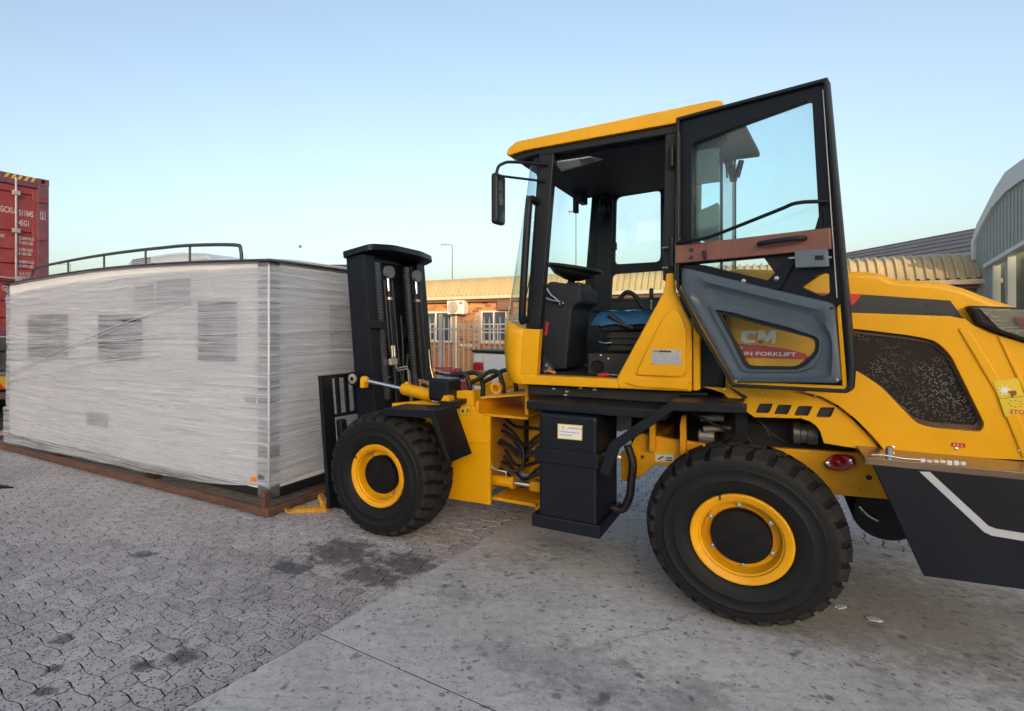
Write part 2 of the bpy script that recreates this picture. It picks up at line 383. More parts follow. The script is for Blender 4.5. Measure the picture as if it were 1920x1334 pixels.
def concrete_mat():
    m = bpy.data.materials.new('worn_concrete'); m.use_nodes = True; t = m.node_tree; b = t.nodes['Principled BSDF']
    pos = nd(t, 'ShaderNodeNewGeometry').outputs['Position']
    wr = nd(t, 'ShaderNodeTexNoise'); wr.inputs['Scale'].default_value = 6; wr.inputs['Detail'].default_value = 4; t.links.new(pos, wr.inputs['Vector'])
    off = nd(t, 'ShaderNodeVectorMath', operation='MULTIPLY_ADD'); t.links.new(wr.outputs['Color'], off.inputs[0]); off.inputs[1].default_value = (.14, .14, 0)
    t.links.new(pos, off.inputs[2]); wp = off.outputs[0]
    c = node_mix(t, node_range(t, node_noise(t, pos, 1.1, 5, .6, .6), .35, .65, 0, 1), (.42, .41, .41), (.56, .545, .54))
    c = node_mix(t, 1.0, c, node_range(t, node_noise(t, pos, 18, 8, .7), .3, .7, .80, 1.18), 'MULTIPLY')
    mp = nd(t, 'ShaderNodeMapping'); mp.inputs['Rotation'].default_value = (0, 0, R(24)); mp.inputs['Scale'].default_value = (1.0, 7, 1)
    t.links.new(wp, mp.inputs[0])
    scuff = node_range(t, node_noise(t, mp.outputs[0], 2.2, 7, .7), .54, .72, 0, .55)
    c = node_mix(t, scuff, c, (.19, .185, .19))
    soft = node_range(t, node_noise(t, pos, 2.4, 4), .35, .6, .5, 1)
    for sc_, thr, a, col, sel in ((3.1, .13, .8, (.085, .083, .085), .58), (6.5, .19, .9, (.065, .065, .07), .56), (12, .22, .9, (.075, .075, .08), .52), (22, .26, .8, (.10, .10, .10), .46), (42, .28, .7, (.12, .12, .12), .42)):
        v = node_vor(t, wp, sc_)
        k = node_math(t, 'MULTIPLY', node_range(t, v.outputs['Distance'], thr * .6, thr * 1.1, 1, 0), node_range(t, v.outputs['Color'], sel, sel + .12, 0, 1))
        k = node_math(t, 'MULTIPLY', k, soft)
        c = node_mix(t, node_math(t, 'MULTIPLY', k, a), c, col)
    mp2 = nd(t, 'ShaderNodeMapping'); mp2.inputs['Rotation'].default_value = (0, 0, R(-12)); mp2.inputs['Scale'].default_value = (1.0, 9, 1); t.links.new(wp, mp2.inputs[0])
    sm2 = node_range(t, node_noise(t, mp2.outputs[0], 3.4, 5, .75), .58, .72, 0, .7)
    c = node_mix(t, sm2, c, (.11, .105, .11))
    ck = nd(t, 'ShaderNodeTexVoronoi', feature='DISTANCE_TO_EDGE'); ck.inputs['Scale'].default_value = .8; t.links.new(wp, ck.inputs['Vector'])
    crack = node_math(t, 'MULTIPLY', node_range(t, ck.outputs['Distance'], .0012, .0035, 1, 0), node_range(t, node_noise(t, pos, .9, 3), .48, .56, 0, 1))
    c = node_mix(t, node_math(t, 'MULTIPLY', crack, .4), c, (.09, .088, .088))
    fine = node_range(t, node_noise(t, pos, 110, 4, .75), .3, .7, .76, 1.22)
    c = node_mix(t, 1.0, c, fine, 'MULTIPLY')
    v = node_vor(t, wp, 12); k = node_math(t, 'MULTIPLY', node_range(t, v.outputs['Distance'], .05, .12, 1, 0), node_range(t, v.outputs['Color'], .62, .66, 0, 1))
    c = node_mix(t, node_math(t, 'MULTIPLY', k, .6), c, (.6, .6, .6))
    ochre = oil_mask(t, pos, [(2.915, 3.3, 0.864), (3.55, 3, 0.648), (2.426, 3.12, 0.324)])
    c = node_mix(t, node_math(t, 'MULTIPLY', ochre, .45), c, (.21, .19, .145))
    oil = oil_mask(t, pos, [(0.858, 3.96, 0.2376), (1.273, 4.26, 0.27), (0.404, 3.48, 0.1728), (0.935, 2.7, 0.3024), (1.283, 2.46, 0.2376), (0.661, 2.82, 0.1728), (3.285, 2.7, 0.1296)])
    oil = node_math(t, 'MULTIPLY', oil, node_range(t, node_noise(t, pos, 5, 8, .75), .35, .65, .15, 1))
    c = node_mix(t, node_math(t, 'MULTIPLY', oil, .5), c, (.10, .10, .11))
    t.links.new(c, b.inputs['Base Color']); b.inputs['Roughness'].default_value = .7; b.inputs['Specular IOR Level'].default_value = .4
    bp = nd(t, 'ShaderNodeBump'); bp.inputs['Strength'].default_value = .5; bp.inputs['Distance'].default_value = .004
    t.links.new(node_noise(t, pos, 45, 8, .7), bp.inputs['Height']); t.links.new(bp.outputs[0], b.inputs['Normal'])
    return m
CONC = concrete_mat()

bm = bmesh.new(); add_box(bm, -600, 600, -300, 900, -.5, -.022)
tag(obj('ground', bm, PAVFAR), kind='structure')

# concrete slabs (their left edge meets the pavers, one joint across)
dL = Vector((0.641, 0.7675)); dJ = Vector((0.7981, -0.6025)); C0 = Vector((1.551, 5.412)); K = Vector((-0.353, 3.02))
def slab(pts):
    o = plate('concrete_slab', [tuple(p) for p in pts], -.15, 0, CONC, fr=XY)
    return tag(o, kind='structure')
far_dir = Vector((0.8557, -0.5174))
random.seed(17)
def chipped(a, b, step=.03):                 # worn arris: small bites out of the slab's edge
    n_ = int((b - a).length / step); out = []
    for k in range(1, n_): out.append(a + (b - a) * ((k + random.uniform(-.3, .3)) / n_) + nrm_ * (abs(random.gauss(0, .0022)) + (random.uniform(.004, .013) if random.random() < .10 else 0)))
    return out
nrm_ = Vector((dL.y, -dL.x))
slab([C0, C0 + far_dir * 9, C0 + far_dir * 9 + Vector((-1.0, -2.1)), K + dJ * 9 + dL * .004, K + dL * .004] + chipped(K + dL * .004, C0))
box('joint_filler', 0, 9, -.012, .008, -.1, -.0025, mat('joint_filler', (.02, .019, .019), .95), None, 0, fr=lambda a, b, c: Vector((K.x + dJ.x * a + dL.x * b, K.y + dJ.y * a + dL.y * b, c)))['kind'] = 'structure'
slab([K - dL * .006, K + dJ * 9 - dL * .006, K + dJ * 9 - dL * 3.2, K - dL * 3.2] + chipped(K - dL * 3.2, K - dL * .006))

# interlocking pavers in herringbone, one object each near the camera
pav = tag(plate('paving', [(-16, 1.0), (-1.4, 1.4), (1.5, 5.3), (11, -.5), (16, 8), (-12, 14)], -.020, -.016, mat('joint_sand', (.022, .020, .020), .95, bump=.5, bscale=120), fr=XY), kind='structure')
PW = .100; ang = R(55.1); eu = Vector((math.cos(ang), math.sin(ang))); ev = Vector((-math.sin(ang), math.cos(ang)))
org = Vector((-0.459, 2.889))
def wave(i, j, horiz):                       # shared shape of one lattice edge: offsets across it
    s = 1 if (i + j) % 2 == 0 else -1
    return [0, .55 * s, 1.0 * s, .8 * s, 0]
def paver_outline(i, j, vert):
    """outline of the domino on cells (i,j)-(i+1,j) or (i,j)-(i,j+1), in lattice units"""
    a = .11; pts = []
    w_, h_ = (1, 2) if vert else (2, 1)
    def edge(x0, y0, x1, y1):
        fx = x1 != x0; lo = (min(x0, x1), min(y0, y1)); o = wave(i + lo[0], j + lo[1], fx)
        rev = (x1 < x0) or (y1 < y0)
        for k in range(4):
            t = k / 4; q = o[4 - k] if rev else o[k]
            pts.append((x0 + (x1 - x0) * t + (0 if fx else q * a), y0 + (y1 - y0) * t + (q * a if fx else 0)))
    for x in range(w_): edge(x, 0, x + 1, 0)
    for y in range(h_): edge(w_, y, w_, y + 1)
    for x in range(w_, 0, -1): edge(x, h_, x - 1, h_)
    for y in range(h_, 0, -1): edge(0, y, 0, y - 1)
    cx, cy = w_ / 2, h_ / 2
    return [((x - cx), (y - cy)) for x, y in pts], (cx, cy)
def add_paver(bm, pts, M):
    def ring(scale, z):
        out = []
        for x, y in pts:
            L = math.hypot(x, y); d = max(L - scale / PW, .01) / L
            p = (eu * x + ev * y) * PW * d
            out.append(bm.verts.new(M @ Vector((p.x, p.y, z))))
        return out
    r0, r1, r2 = ring(.0036, -.016), ring(.0036, -.0046), ring(.0062, 0)
    n = len(pts)
    for a, b in ((r0, r1), (r1, r2)):
        for k in range(n): bm.faces.new((a[k], a[(k + 1) % n], b[(k + 1) % n], b[k]))
    bm.faces.new(r2)
cells = []
nrm = Vector((dL.y, -dL.x))                  # to the right of the slab edge
nfar = Vector((-far_dir.y, far_dir.x))
for i in range(-110, 130):
    for j in range(-110, 130):
        k = (i - j) % 4
        if k not in (0, 3): continue
        vert = (k == 3)
        cx, cy = (.5, 1) if vert else (1, .5)
        p = org + (eu * (i + cx) + ev * (j + cy)) * PW
        if p.y < 2.2 or p.y > 9 or p.x < -p.y * .70 - .3 or p.x > p.y * 1.13 + .3: continue
        dl = (p - K).dot(nrm); df = (p - C0).dot(nfar)
        if dl > .10 and df < -.10: continue
        cut = (dl > -.13 and df < .13)
        if p.x > 5.6: continue
        cells.append((p.y, i, j, vert, p, cut, dl, df))
cells.sort(key=lambda c: c[0])
paver_mesh = {}; restbm = bmesh.new(); cnt = 0
for y, i, j, vert, p, cut, dl, df in cells:
    key = (vert, (i + j) % 2)
    pts, _ = paver_outline(i, j, vert)
    z = random.uniform(-.0006, .0012); tx, ty = random.gauss(0, .0025), random.gauss(0, .0025)
    if cut:                                  # cut to the slab's edge
        if dl >= .13 or (dl > 0 and df > -.13): pl_n, pl_o = -nfar, C0 + nfar * .004
        else: pl_n, pl_o = nrm, K - nrm * .004
        if dl < 0 and df > 0: pl_n, pl_o = nrm, p + nrm
        wpts = [p + (eu * x + ev * y_) * PW for x, y_ in pts]; out = []
        for q in range(len(wpts)):
            a_, b_ = wpts[q], wpts[(q + 1) % len(wpts)]; da, db = (a_ - pl_o).dot(pl_n), (b_ - pl_o).dot(pl_n)
            if da <= 0: out.append(a_)
            if (da < 0) != (db < 0) and abs(da - db) > 1e-9: out.append(a_ + (b_ - a_) * (da / (da - db)))
        if len(out) < 4: continue
        cen = sum(out, Vector((0, 0))) / len(out)
        loc = [((v - cen).dot(eu) / PW, (v - cen).dot(ev) / PW) for v in out]
        if sum(abs(x) + abs(y_) for x, y_ in loc) / len(loc) < .22: continue
        if cnt < 300:
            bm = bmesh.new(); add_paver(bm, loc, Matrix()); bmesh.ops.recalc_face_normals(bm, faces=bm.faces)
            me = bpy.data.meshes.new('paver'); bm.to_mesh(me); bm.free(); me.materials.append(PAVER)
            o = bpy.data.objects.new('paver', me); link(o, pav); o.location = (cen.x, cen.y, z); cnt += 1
        else: add_paver(restbm, loc, Matrix.Translation((cen.x, cen.y, z)))
    elif cnt < 300:
        if key not in paver_mesh:
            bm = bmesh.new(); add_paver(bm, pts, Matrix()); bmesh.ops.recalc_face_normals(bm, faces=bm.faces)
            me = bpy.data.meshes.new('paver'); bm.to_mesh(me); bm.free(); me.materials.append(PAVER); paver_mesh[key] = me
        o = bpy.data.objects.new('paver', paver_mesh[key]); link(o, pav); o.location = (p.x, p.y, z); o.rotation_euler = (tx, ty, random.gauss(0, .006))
        cnt += 1
    else:
        add_paver(restbm, pts, Matrix.Translation((p.x, p.y, z)) @ Matrix.Rotation(tx, 4, 'X') @ Matrix.Rotation(ty, 4, 'Y'))
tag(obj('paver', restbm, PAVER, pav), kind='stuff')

WEEDM = mat('dry_weeds', (.20, .17, .07), .9, var=.4, vscale=30)
random.seed(5); bm = bmesh.new()
for t_, n_ in ((-.42, 26), (-.38, 14), (.46, 30), (.62, 10), (-.75, 16), (1.25, 8)):
    c_ = K + dL * t_ - nrm * .006
    for k in range(n_):
        b_ = c_ + dL * random.gauss(0, .018) + nrm * random.gauss(0, .006); d_ = Vector((random.gauss(0, .6), random.gauss(0, .6), 1)).normalized() * random.uniform(.012, .034)
        sd = Vector((-d_.y, d_.x, 0)); sd = (sd.normalized() if sd.length > 1e-4 else Vector((1, 0, 0))) * .0013
        o_ = Vector((b_.x, b_.y, -.006)); bm.faces.new([bm.verts.new(v) for v in (o_ - sd, o_ + sd, o_ + d_)])
tag(obj('weeds', bm, WEEDM, None, recalc=False), kind='stuff')
def litter(x, y, r, rot, label):
    random.seed(int(x * 1000)); o = plate('litter', [(r * math.cos(k * .785) * random.uniform(.6, 1.1), .55 * r * math.sin(k * .785) * random.uniform(.6, 1.1)) for k in range(8)], .001, .007, mat('crushed_plastic', (.52, .56, .60), .3, var=.4, vscale=40, bump=.8, bscale=60), fr=XY, bevel=.002)
    o.location = (x, y, 0); o.rotation_euler = (0, 0, rot); tag(o, label, 'litter', 'crushed plastic scraps by the rear tyre')
litter(2.593, 3.298, .045, .3, 'crushed pale plastic scrap on the concrete nearest the rear tyre')
litter(2.673, 3.159, .050, -.2, 'crushed pale plastic scrap on the concrete a step further from the rear tyre')

# ================================================================== BACKGROUND BUILDINGS
# --- brick office with beige sheet roof
WROT = R(-33.16); WSC = (0.944, 1.1, 1)
off = tag(empty('brick_building', (1.028, 20.16, -.02), WROT), 'low orange brick building with a curved beige ribbed metal roof', 'building'); off.scale = WSC
bm = bmesh.new(); add_box(bm, -9, 15.2, .11, 3.2, 0, 2.62)
obj('wall', bm, mat('orange_brick_wall', (.42, .19, .075), .85, var=.3, vscale=9), off)
wins = [(.13, 1.43, 1.15, 2.19), (2.56, 3.50, 1.14, 2.19)]
holes = [[(a, c), (b, c), (b, d), (a, d)] for a, b, c, d in wins]
plate('wall', [(-9, 0), (15.2, 0), (15.2, 2.62), (-9, 2.62)], .018, .108, MORT, off, fr=XZ, holes=holes)
brick_me = []
for m_ in BRICKM:
    bm = bmesh.new(); add_box(bm, -.107, .107, -.0, .02, -.036, .036); bmesh.ops.recalc_face_normals(bm, faces=bm.faces)
    me = bpy.data.meshes.new('brick'); bm.to_mesh(me); bm.free(); me.materials.append(m_); brick_me.append(me)
half_me = []
for m_ in BRICKM:
    bm = bmesh.new(); add_box(bm, -.036, .036, -.0, .02, -.107, .107); bmesh.ops.recalc_face_normals(bm, faces=bm.faces)
    me = bpy.data.meshes.new('brick'); bm.to_mesh(me); bm.free(); me.materials.append(m_); half_me.append(me)
bl = []
def clear(s0, s1, z0, z1):
    for a, b, c, d in wins:
        if s1 > a - .005 and s0 < b + .005 and z1 > c - .09 and z0 < d + .005: return False
    return True
for r in range(30):
    z = .06 + r * .085
    if z > 2.56: break
    for c in range(-3, 20):
        s = c * .226 + (.113 if r % 2 else 0)
        if clear(s - .107, s + .107, z - .036, z + .036): bl.append((s, z, random.choices(range(4), (5, 4, 3, 1))[0], False))
bl.sort(key=lambda q: -q[1])
rest = bmesh.new()
for q, (s, z, k, sold) in enumerate(bl):
    me = (half_me if sold else brick_me)[k]
    if q < 300:
        o = bpy.data.objects.new('brick', me); link(o, off); o.location = (s, random.uniform(-.003, .002), z)
    else: add_box(rest, s - .107, s + .107, 0, .02, z - .036, z + .036)
tag(obj('brick', rest, BRICKM[0], off), kind='stuff')
for a, b, c, d in wins:
    box('window_sill', a - .06, b + .06, -.035, .10, c - .085, c - .012, BRICKM[2], off, .004)
    fr_ = plate('window', [(a, c), (b, c), (b, d), (a, d)], .035, .085, WINF, off,
                holes=[[(a + .05, c + .05), ((a + b) / 2 - .03, c + .05), ((a + b) / 2 - .03, d - .05), (a + .05, d - .05)],
                       [((a + b) / 2 + .03, c + .05), (b - .05, c + .05), (b - .05, d - .05), ((a + b) / 2 + .03, d - .05)]])
    box('pane', a + .04, b - .04, .060, .066, c + .04, d - .04, WGLS, fr_, 0)
    x0, x1 = (a + .05, (a + b) / 2 - .03) if a < 1 else (a + .05, b - .05)
    for q in range(3):
        box('glazing_bar', x0, x1, .03, .058, c + .06 + q * .27, c + .09 + q * .27, WINF, fr_, 0)
    for q in range(1, 3):
        xx = x0 + (x1 - x0) * q / 3; box('glazing_bar', xx - .014, xx + .014, .03, .055, c + .05, c + .62, WINF, fr_, 0)
# roof sheets: ribbed, bent over the eave
prof = [(0, 0), (.05, 0), (.072, .055), (.108, .055), (.130, 0)]
path = [(-.24, 2.68), (-.10, 2.90), (.02, 3.06), (.14, 3.17), (.28, 3.235), (.48, 3.27), (1.2, 3.31), (3.2, 3.38)]
bm = bmesh.new(); rows = []
xs = [(q * .1715 + a, b) for q in range(4) for a, b in prof]; xs.append((.686, 0))
for k, (y, z) in enumerate(path):
    a = Vector(path[max(k - 1, 0)]); b = Vector(path[min(k + 1, len(path) - 1)]); d = (b - a).normalized(); nn = Vector((-d.y, d.x))
    rows.append([bm.verts.new((x, y + nn.x * hh, z + nn.y * hh)) for x, hh in xs])
for k in range(len(rows) - 1):
    for q in range(len(xs) - 1): bm.faces.new((rows[k][q], rows[k][q + 1], rows[k + 1][q + 1], rows[k + 1][q]))
sh0 = obj('roof_sheet', bm, SHEET, off)
for p in sh0.data.polygons: p.use_smooth = False
for k in range(-12, 22):
    if k: share('roof_sheet', sh0, off, (k * .686, 0, random.uniform(-.003, .003)))
box('gutter', -9, 15.2, -.34, -.20, 2.56, 2.67, GUTT, off, .02)
box('fascia', -9, 15.2, -.20, .02, 2.48, 2.60, FASC, off, .005)
tube('downpipe', [(1.66, -.06, 0), (1.66, -.06, 2.45)], .035, WINF, off, 10)
box('wall_vent', 2.05, 2.25, -.012, .02, 1.02, 1.10, WINF, off, .003); box('wall_vent', 1.78, 1.98, -.012, .02, 1.02, 1.10, WINF, off, .003)
box('eave_box', 3.25, 3.75, -.18, .1, 2.2, 2.5, FASC, off, .01)

ac = tag(empty('air_conditioner', (2.325, 19.024, 2.07), WROT), 'cream outdoor air conditioner unit bolted to the orange brick wall', 'air conditioner'); ac.scale = WSC
box('casing', -.33, .33, -.15, .15, 0, .44, CREAM, ac, .015)
lathe('fan_guard', [(.02, -.165), (.19, -.16), (.20, -.152), (.2, -.148)], (-.10, 0, .22), ACDK, ac, n=28)
for r in (.05, .09, .13, .17):
    tube('guard_ring', [(-.10 + r * math.cos(t * math.pi / 10), -.168, .22 + r * math.sin(t * math.pi / 10)) for t in range(21)], .005, CREAM, ac, 5)
box('grille', .13, .28, -.155, -.149, .32, .39, ACDK, ac, 0)
for s in (-.25, .25): box('wall_bracket', s - .02, s + .02, -.15, .19, -.04, 0, GALV, ac, .003)

# --- dark pitched roof behind the office
dr = tag(empty('dark_roofed_hall', (24.06, 31.2, 0)), 'hall with a big slate grey pitched roof rising behind the beige roof', 'building')
e1 = Vector((0.130, -1.114, 0)); e2 = Vector((-1.024, -0.445, 0))
def dpt(s, r, z): v = e1 * s + e2 * r; return Vector((v.x, v.y, z))
bm = bmesh.new()
def quad(bm, *p): bm.faces.new([bm.verts.new(q) for q in p])
A = [dpt(0, 0, 5.55), dpt(12, 0, 6.1), dpt(12, 6.5, 3.6), dpt(0, 6.5, 3.1), dpt(-1.5, 6.5, 3.0), dpt(-.9, .6, 5.2)]
vs = [bm.verts.new(p) for p in A]; bm.faces.new((vs[0], vs[1], vs[2], vs[3])); bm.faces.new((vs[0], vs[3], vs[4], vs[5]))
bk = [bm.verts.new(p) for p in (dpt(0, -6.5, 3.1), dpt(12, -6.5, 3.6))]; bm.faces.new((vs[0], bk[0], bk[1], vs[1]))
obj('roof', bm, DROOF, dr)
bm = bmesh.new()
for k in range(9):
    a = .3 + k * .72
    f = (6.1 - 5.55) / 12
    add_tube(bm, [dpt(0, a, 5.57 - a * .377), dpt(12, a, 6.12 - a * .385)], .028, 6)
tag(obj('roof_lap', bm, DROOF, dr), kind='stuff')
bm = bmesh.new(); pts = [dpt(0, -6, 0), dpt(12, -6, 0), dpt(12, 6, 0), dpt(0, 6, 0)]
b0 = [bm.verts.new(p) for p in pts]; b1 = [bm.verts.new(p + Vector((0, 0, 3.0))) for p in pts]
for k in range(4): bm.faces.new((b0[k], b0[(k + 1) % 4], b1[(k + 1) % 4], b1[k]))
obj('wall', bm, SHEDW, dr)

# --- grey-green shed at the right edge: local X runs along its gable towards the camera
sh = tag(empty('cladded_shed', (12.711, 12.42, -.02)), 'grey green metal clad shed with a pale edged barrel roof at the far right', 'shed')
g = Vector((-0.4548, -1.1760, 0)); gi = Vector((1.1760, -0.4548, 0)).normalized()      # along gable / into the shed
SF = Fr((0, 0, 0), g, (0, 0, 1), -gi)
gz = [(0, 0), (0, 3.45), (.20, 3.76), (.50, 4.10), (.85, 4.33), (1.2, 4.44), (2.3, 4.62), (2.3, 3.55), (1.2, 3.21), (.42, 2.95), (.42, 0)]
plate('gable_cladding', gz, -.12, 0, SHEDW, sh, fr=SF)
for k in range(26):
    u = .02 + k * .085; z1 = 0; top = 3.45
    for (a, za), (b, zb) in zip(gz[1:6], gz[2:7]):
        if a <= u <= b and b > a: top = za + (zb - za) * (u - a) / (b - a)
    bot = 0 if u < .42 else 2.95 + .335 * (u - .42)
    box('cladding_rib', u, u + .025, 0, .014, bot + .02, top - .03, SHEDW, sh, 0, fr=lambda a, b, c: SF(a, c, b))
ro = [(-.06, 3.5), (.10, 3.84), (.28, 4.07), (.60, 4.48), (.85, 4.72), (1.2, 4.82), (2.3, 5.02)]; ri = [(2.3, 4.62), (1.2, 4.44), (.85, 4.33), (.50, 4.10), (.20, 3.76), (.0, 3.45), (-.02, 3.1), (-.06, 3.1)]
plate('roof', ro + ri, -7, .06, SHEDT, sh, fr=SF)
plate('door_flashing', [(.38, 2.95), (1.2, 3.22), (2.3, 3.56), (2.3, 3.48), (1.22, 3.15), (.40, 2.88)], -.06, .12, SHEDT, sh, fr=SF)
for u in (.42, .80, 1.3): box('column', u, u + .07, -.10, .03, 0, 3.2, SHEDW, sh, .004, fr=lambda a, b, c: SF(a, c, b))
plate('side_wall', [(-.02, 0), (.05, 0), (.05, 3.4), (-.02, 3.4)], -7, -.13, mat('shed_inner_wall_shade', (.060, .075, .075), .8), sh, fr=SF)  # dark colour holds the shade inside the shed
plate('back_panel', [(.44, .0), (2.3, 0), (2.3, 3.5), (1.2, 3.18), (.44, 2.96)], -1.6, -1.5, mat('shed_inside_shade', (.045, .055, .055), .8), sh, fr=SF)  # near-black sheet, the inner shade put into its colour
plate('brick_plinth', [(.2, 0), (2.6, 0), (2.6, 1.95), (.2, 1.95)], .20, .32, BRICKM[0], sh, fr=SF)

# --- palisade fence in front of the office
fe = tag(empty('palisade_fence', (1.57, 17.4, -.02), WROT), 'grey galvanised palisade fence standing in front of the brick building', 'fence'); fe.scale = WSC
bm = bmesh.new()
pp = [(-.022, 0), (.022, 0), (.022, 1.86), (.010, 1.93), (0, 1.97), (-.010, 1.93), (-.022, 1.86)]
A = [bm.verts.new((x, -.012 + abs(x) * .35, z)) for x, z in pp]; B = [bm.verts.new((x, -.006 + abs(x) * .35, z)) for x, z in pp]
bm.faces.new(A); bm.faces.new(list(reversed(B)))
for k in range(len(pp)): bm.faces.new((A[k], A[(k + 1) % len(pp)], B[(k + 1) % len(pp)], B[k]))
pale0 = obj('pale', bm, GALV, fe)
for k in range(-16, 34):
    if k: share('pale', pale0, fe, (k * .172, 0, random.uniform(-.01, .01)))
for z in (.35, 1.60): box('rail', -3, 6, .0, .04, z - .025, z + .025, GALV, fe, .004)
for s in (-2.45, .04, 2.6, 5.2): box('post', s - .055, s + .055, -.02, .07, 0, 2.05, GALV, fe, .006)

# --- lamp posts, bird, mast far behind
def lamp(x, y, h, label, arm=.45):
    l = tag(empty('lamp_post', (x, y, -.02)), label, 'lamp post', 'lamp posts far behind the yard')
    tube('pole', [(0, 0, 0), (0, 0, h)], [.05, .032], POLE, l, 10)
    tube('arm', [(0, 0, h), (-arm, 0, h + .06)], .03, POLE, l, 6); box('lantern', -arm - .5, -arm, -.12, .12, h, h + .12, mat('lantern', (.2, .2, .2), .5), l, .03)
lamp(5.42, 48, 8.55, 'tall thin lamp post with one arm behind the brick building')
lamp(-39.6, 72, 9.6, 'distant lamp post above the left end of the wrapped cabin roof', 1.2)
lamp(15.73, 48, 11.3, 'slender far lamp post seen through the cab windscreen', .1)
lamp(2.08, 45.6, 6.9, 'thin distant lamp post just right of the black lift mast', .2)
bd = tag(empty('bird', (-10.87, 72, 11.75)), 'small bird flying in the pale sky left of the mast', 'bird')
bm = bmesh.new(); add_lathe(bm, [(.005, -.3), (.05, -.22), (.085, -.05), (.06, .15), (.02, .3)], (0, 0, 0), 'X', 8)
obj('body', bm, mat('bird_grey', (.1, .1, .11), .7), bd)
for s in (-1, 1):
    bm = bmesh.new(); v = [bm.verts.new(p) for p in ((-.12, 0, .04), (.1, 0, .04), (.12, s * .3, .2), (.02, s * .62, .12), (-.08, s * .3, .2))]; bm.faces.new(v)
    r_ = bmesh.ops.extrude_face_region(bm, geom=bm.faces[:]); bmesh.ops.translate(bm, verts=[q for q in r_['geom'] if isinstance(q, bmesh.types.BMVert)], vec=(0, 0, .015))
    obj('wing', bm, mat('bird_wing', (.16, .16, .17), .7), bd)

# --- unseen blocks added behind the camera, sized to throw the yard's shade
for x0, x1, h_, lab in ((-110, -11.5, 18.5, 'tall pale warehouse added unseen behind the photographer to shade the left of the yard'), (-11.7, 130, 15.9, 'long pale warehouse added unseen behind the photographer to shade the yard')):
    wh = tag(empty('sunblocker', ((x0 + x1) / 2, -80, -.02)), lab, 'sunblocker', 'added sunblockers behind the photographer'); W2 = (x1 - x0) / 2
    box('wall', -W2, W2, -30, 0, 0, h_ - .5, WHS, wh, .02)
    box('roof', -W2 - .1, W2 + .1, -30.3, .3, h_ - .5, h_, SHEDT, wh, .02)
    n = int(W2 // 6)
    for k in range(n):
        xx = -W2 + (k + .5) * 2 * W2 / n
        box('roller_door', xx - 2.2, xx + 2.2, .005, .06, 0, 4.5, SHEDW, wh, .01)

# ================================================================== VEHICLES BEHIND
# --- white pickup, tail towards the camera (local X = heading)
pk = tag(empty('pickup_truck', (1.433, 9.66, -.02), R(40.7)), 'white pickup truck parked behind the yellow forklift, tail lamp showing', 'pickup truck')
body = [(.0, .55), (.0, 1.20), (.03, 1.235), (1.55, 1.235), (1.62, 1.25), (1.95, 1.75), (3.1, 1.76), (3.75, 1.25), (4.75, 1.1), (4.85, .6), (4.4, .5), (4.2, .35), (.9, .35), (.6, .5)]
plate('body', body, -1.66, -.02, WCAR, pk, bevel=.05, seg=3)
box('tailgate', -.03, .0, -1.44, -.25, .62, 1.20, WCAR, pk, .015)
box('bed_cap', -.035, 1.5, -1.67, -.01, 1.215, 1.262, BLKP, pk, .015)
for y0 in (-.235, -1.66):
    l = box('tail_lamp', -.035, .12, y0, y0 + .215, .84, 1.06, LAMPR, pk, .03)
    box('reverse_lens', -.045, .0, y0 + .03, y0 + .18, .86, .92, ORNG, l, .01)
h_ = box('tailgate_handle', -.06, -.02, -1.0, -.70, .93, .99, BLKP, pk, .01); box('number_frame', -.05, -.02, -1.0, -.66, .84, .9, BLKP, h_, .004)
box('bumper', -.14, .02, -1.62, -.06, .36, .56, WCAR, pk, .03)
for y0 in (-1.5, -.42): box('reflector', -.15, -.13, y0, y0 + .25, .42, .5, LAMPR, pk, .01)
plate('side_window', [(2.02, 1.28), (2.25, 1.68), (3.0, 1.69), (3.45, 1.28)], -.02, -.012, DGLASS, pk)
for x in (.95, 3.9):
    for y in (-1.62, -.25):
        lathe('wheel', [(.1, 0), (.24, .0), (.36, .02), (.38, .1), (.36, .2), (.1, .22)], (x, y, .38), RUB, pk, n=28)

# --- maroon steel trolley behind the mast
tr = tag(empty('steel_trolley', (1.006, 12.12, -.02), R(4)), 'maroon steel trolley rail behind the black lift mast', 'trolley')
box('deck_rail', -.28, .52, -.04, .04, .70, .75, PINKM, tr, .008); box('end_block', .42, .56, -.1, .1, .62, .78, PINKM, tr, .01)
box('deck_rail', -.28, .52, .76, .84, .70, .75, PINKM, tr, .008)
box('deck', -.28, .9, -.02, .82, .45, .50, PINKM, tr, .01); box('chassis', .5, .8, .0, .8, .28, .45, PINKM, tr, .01)
for s in (-.24, .48, .86):
    for y in (0, .8): box('leg', s - .03, s + .03, y - .03, y + .03, .1, .70 if s < .8 else .47, PINKM, tr, .005)
for s in (-.2, .8):
    for y in (.06, .66): lathe('wheel', [(.02, 0), (.12, 0), (.13, .02), (.13, .06), (.12, .08), (.02, .08)], (s, y, .13), BLKP, tr, n=20)

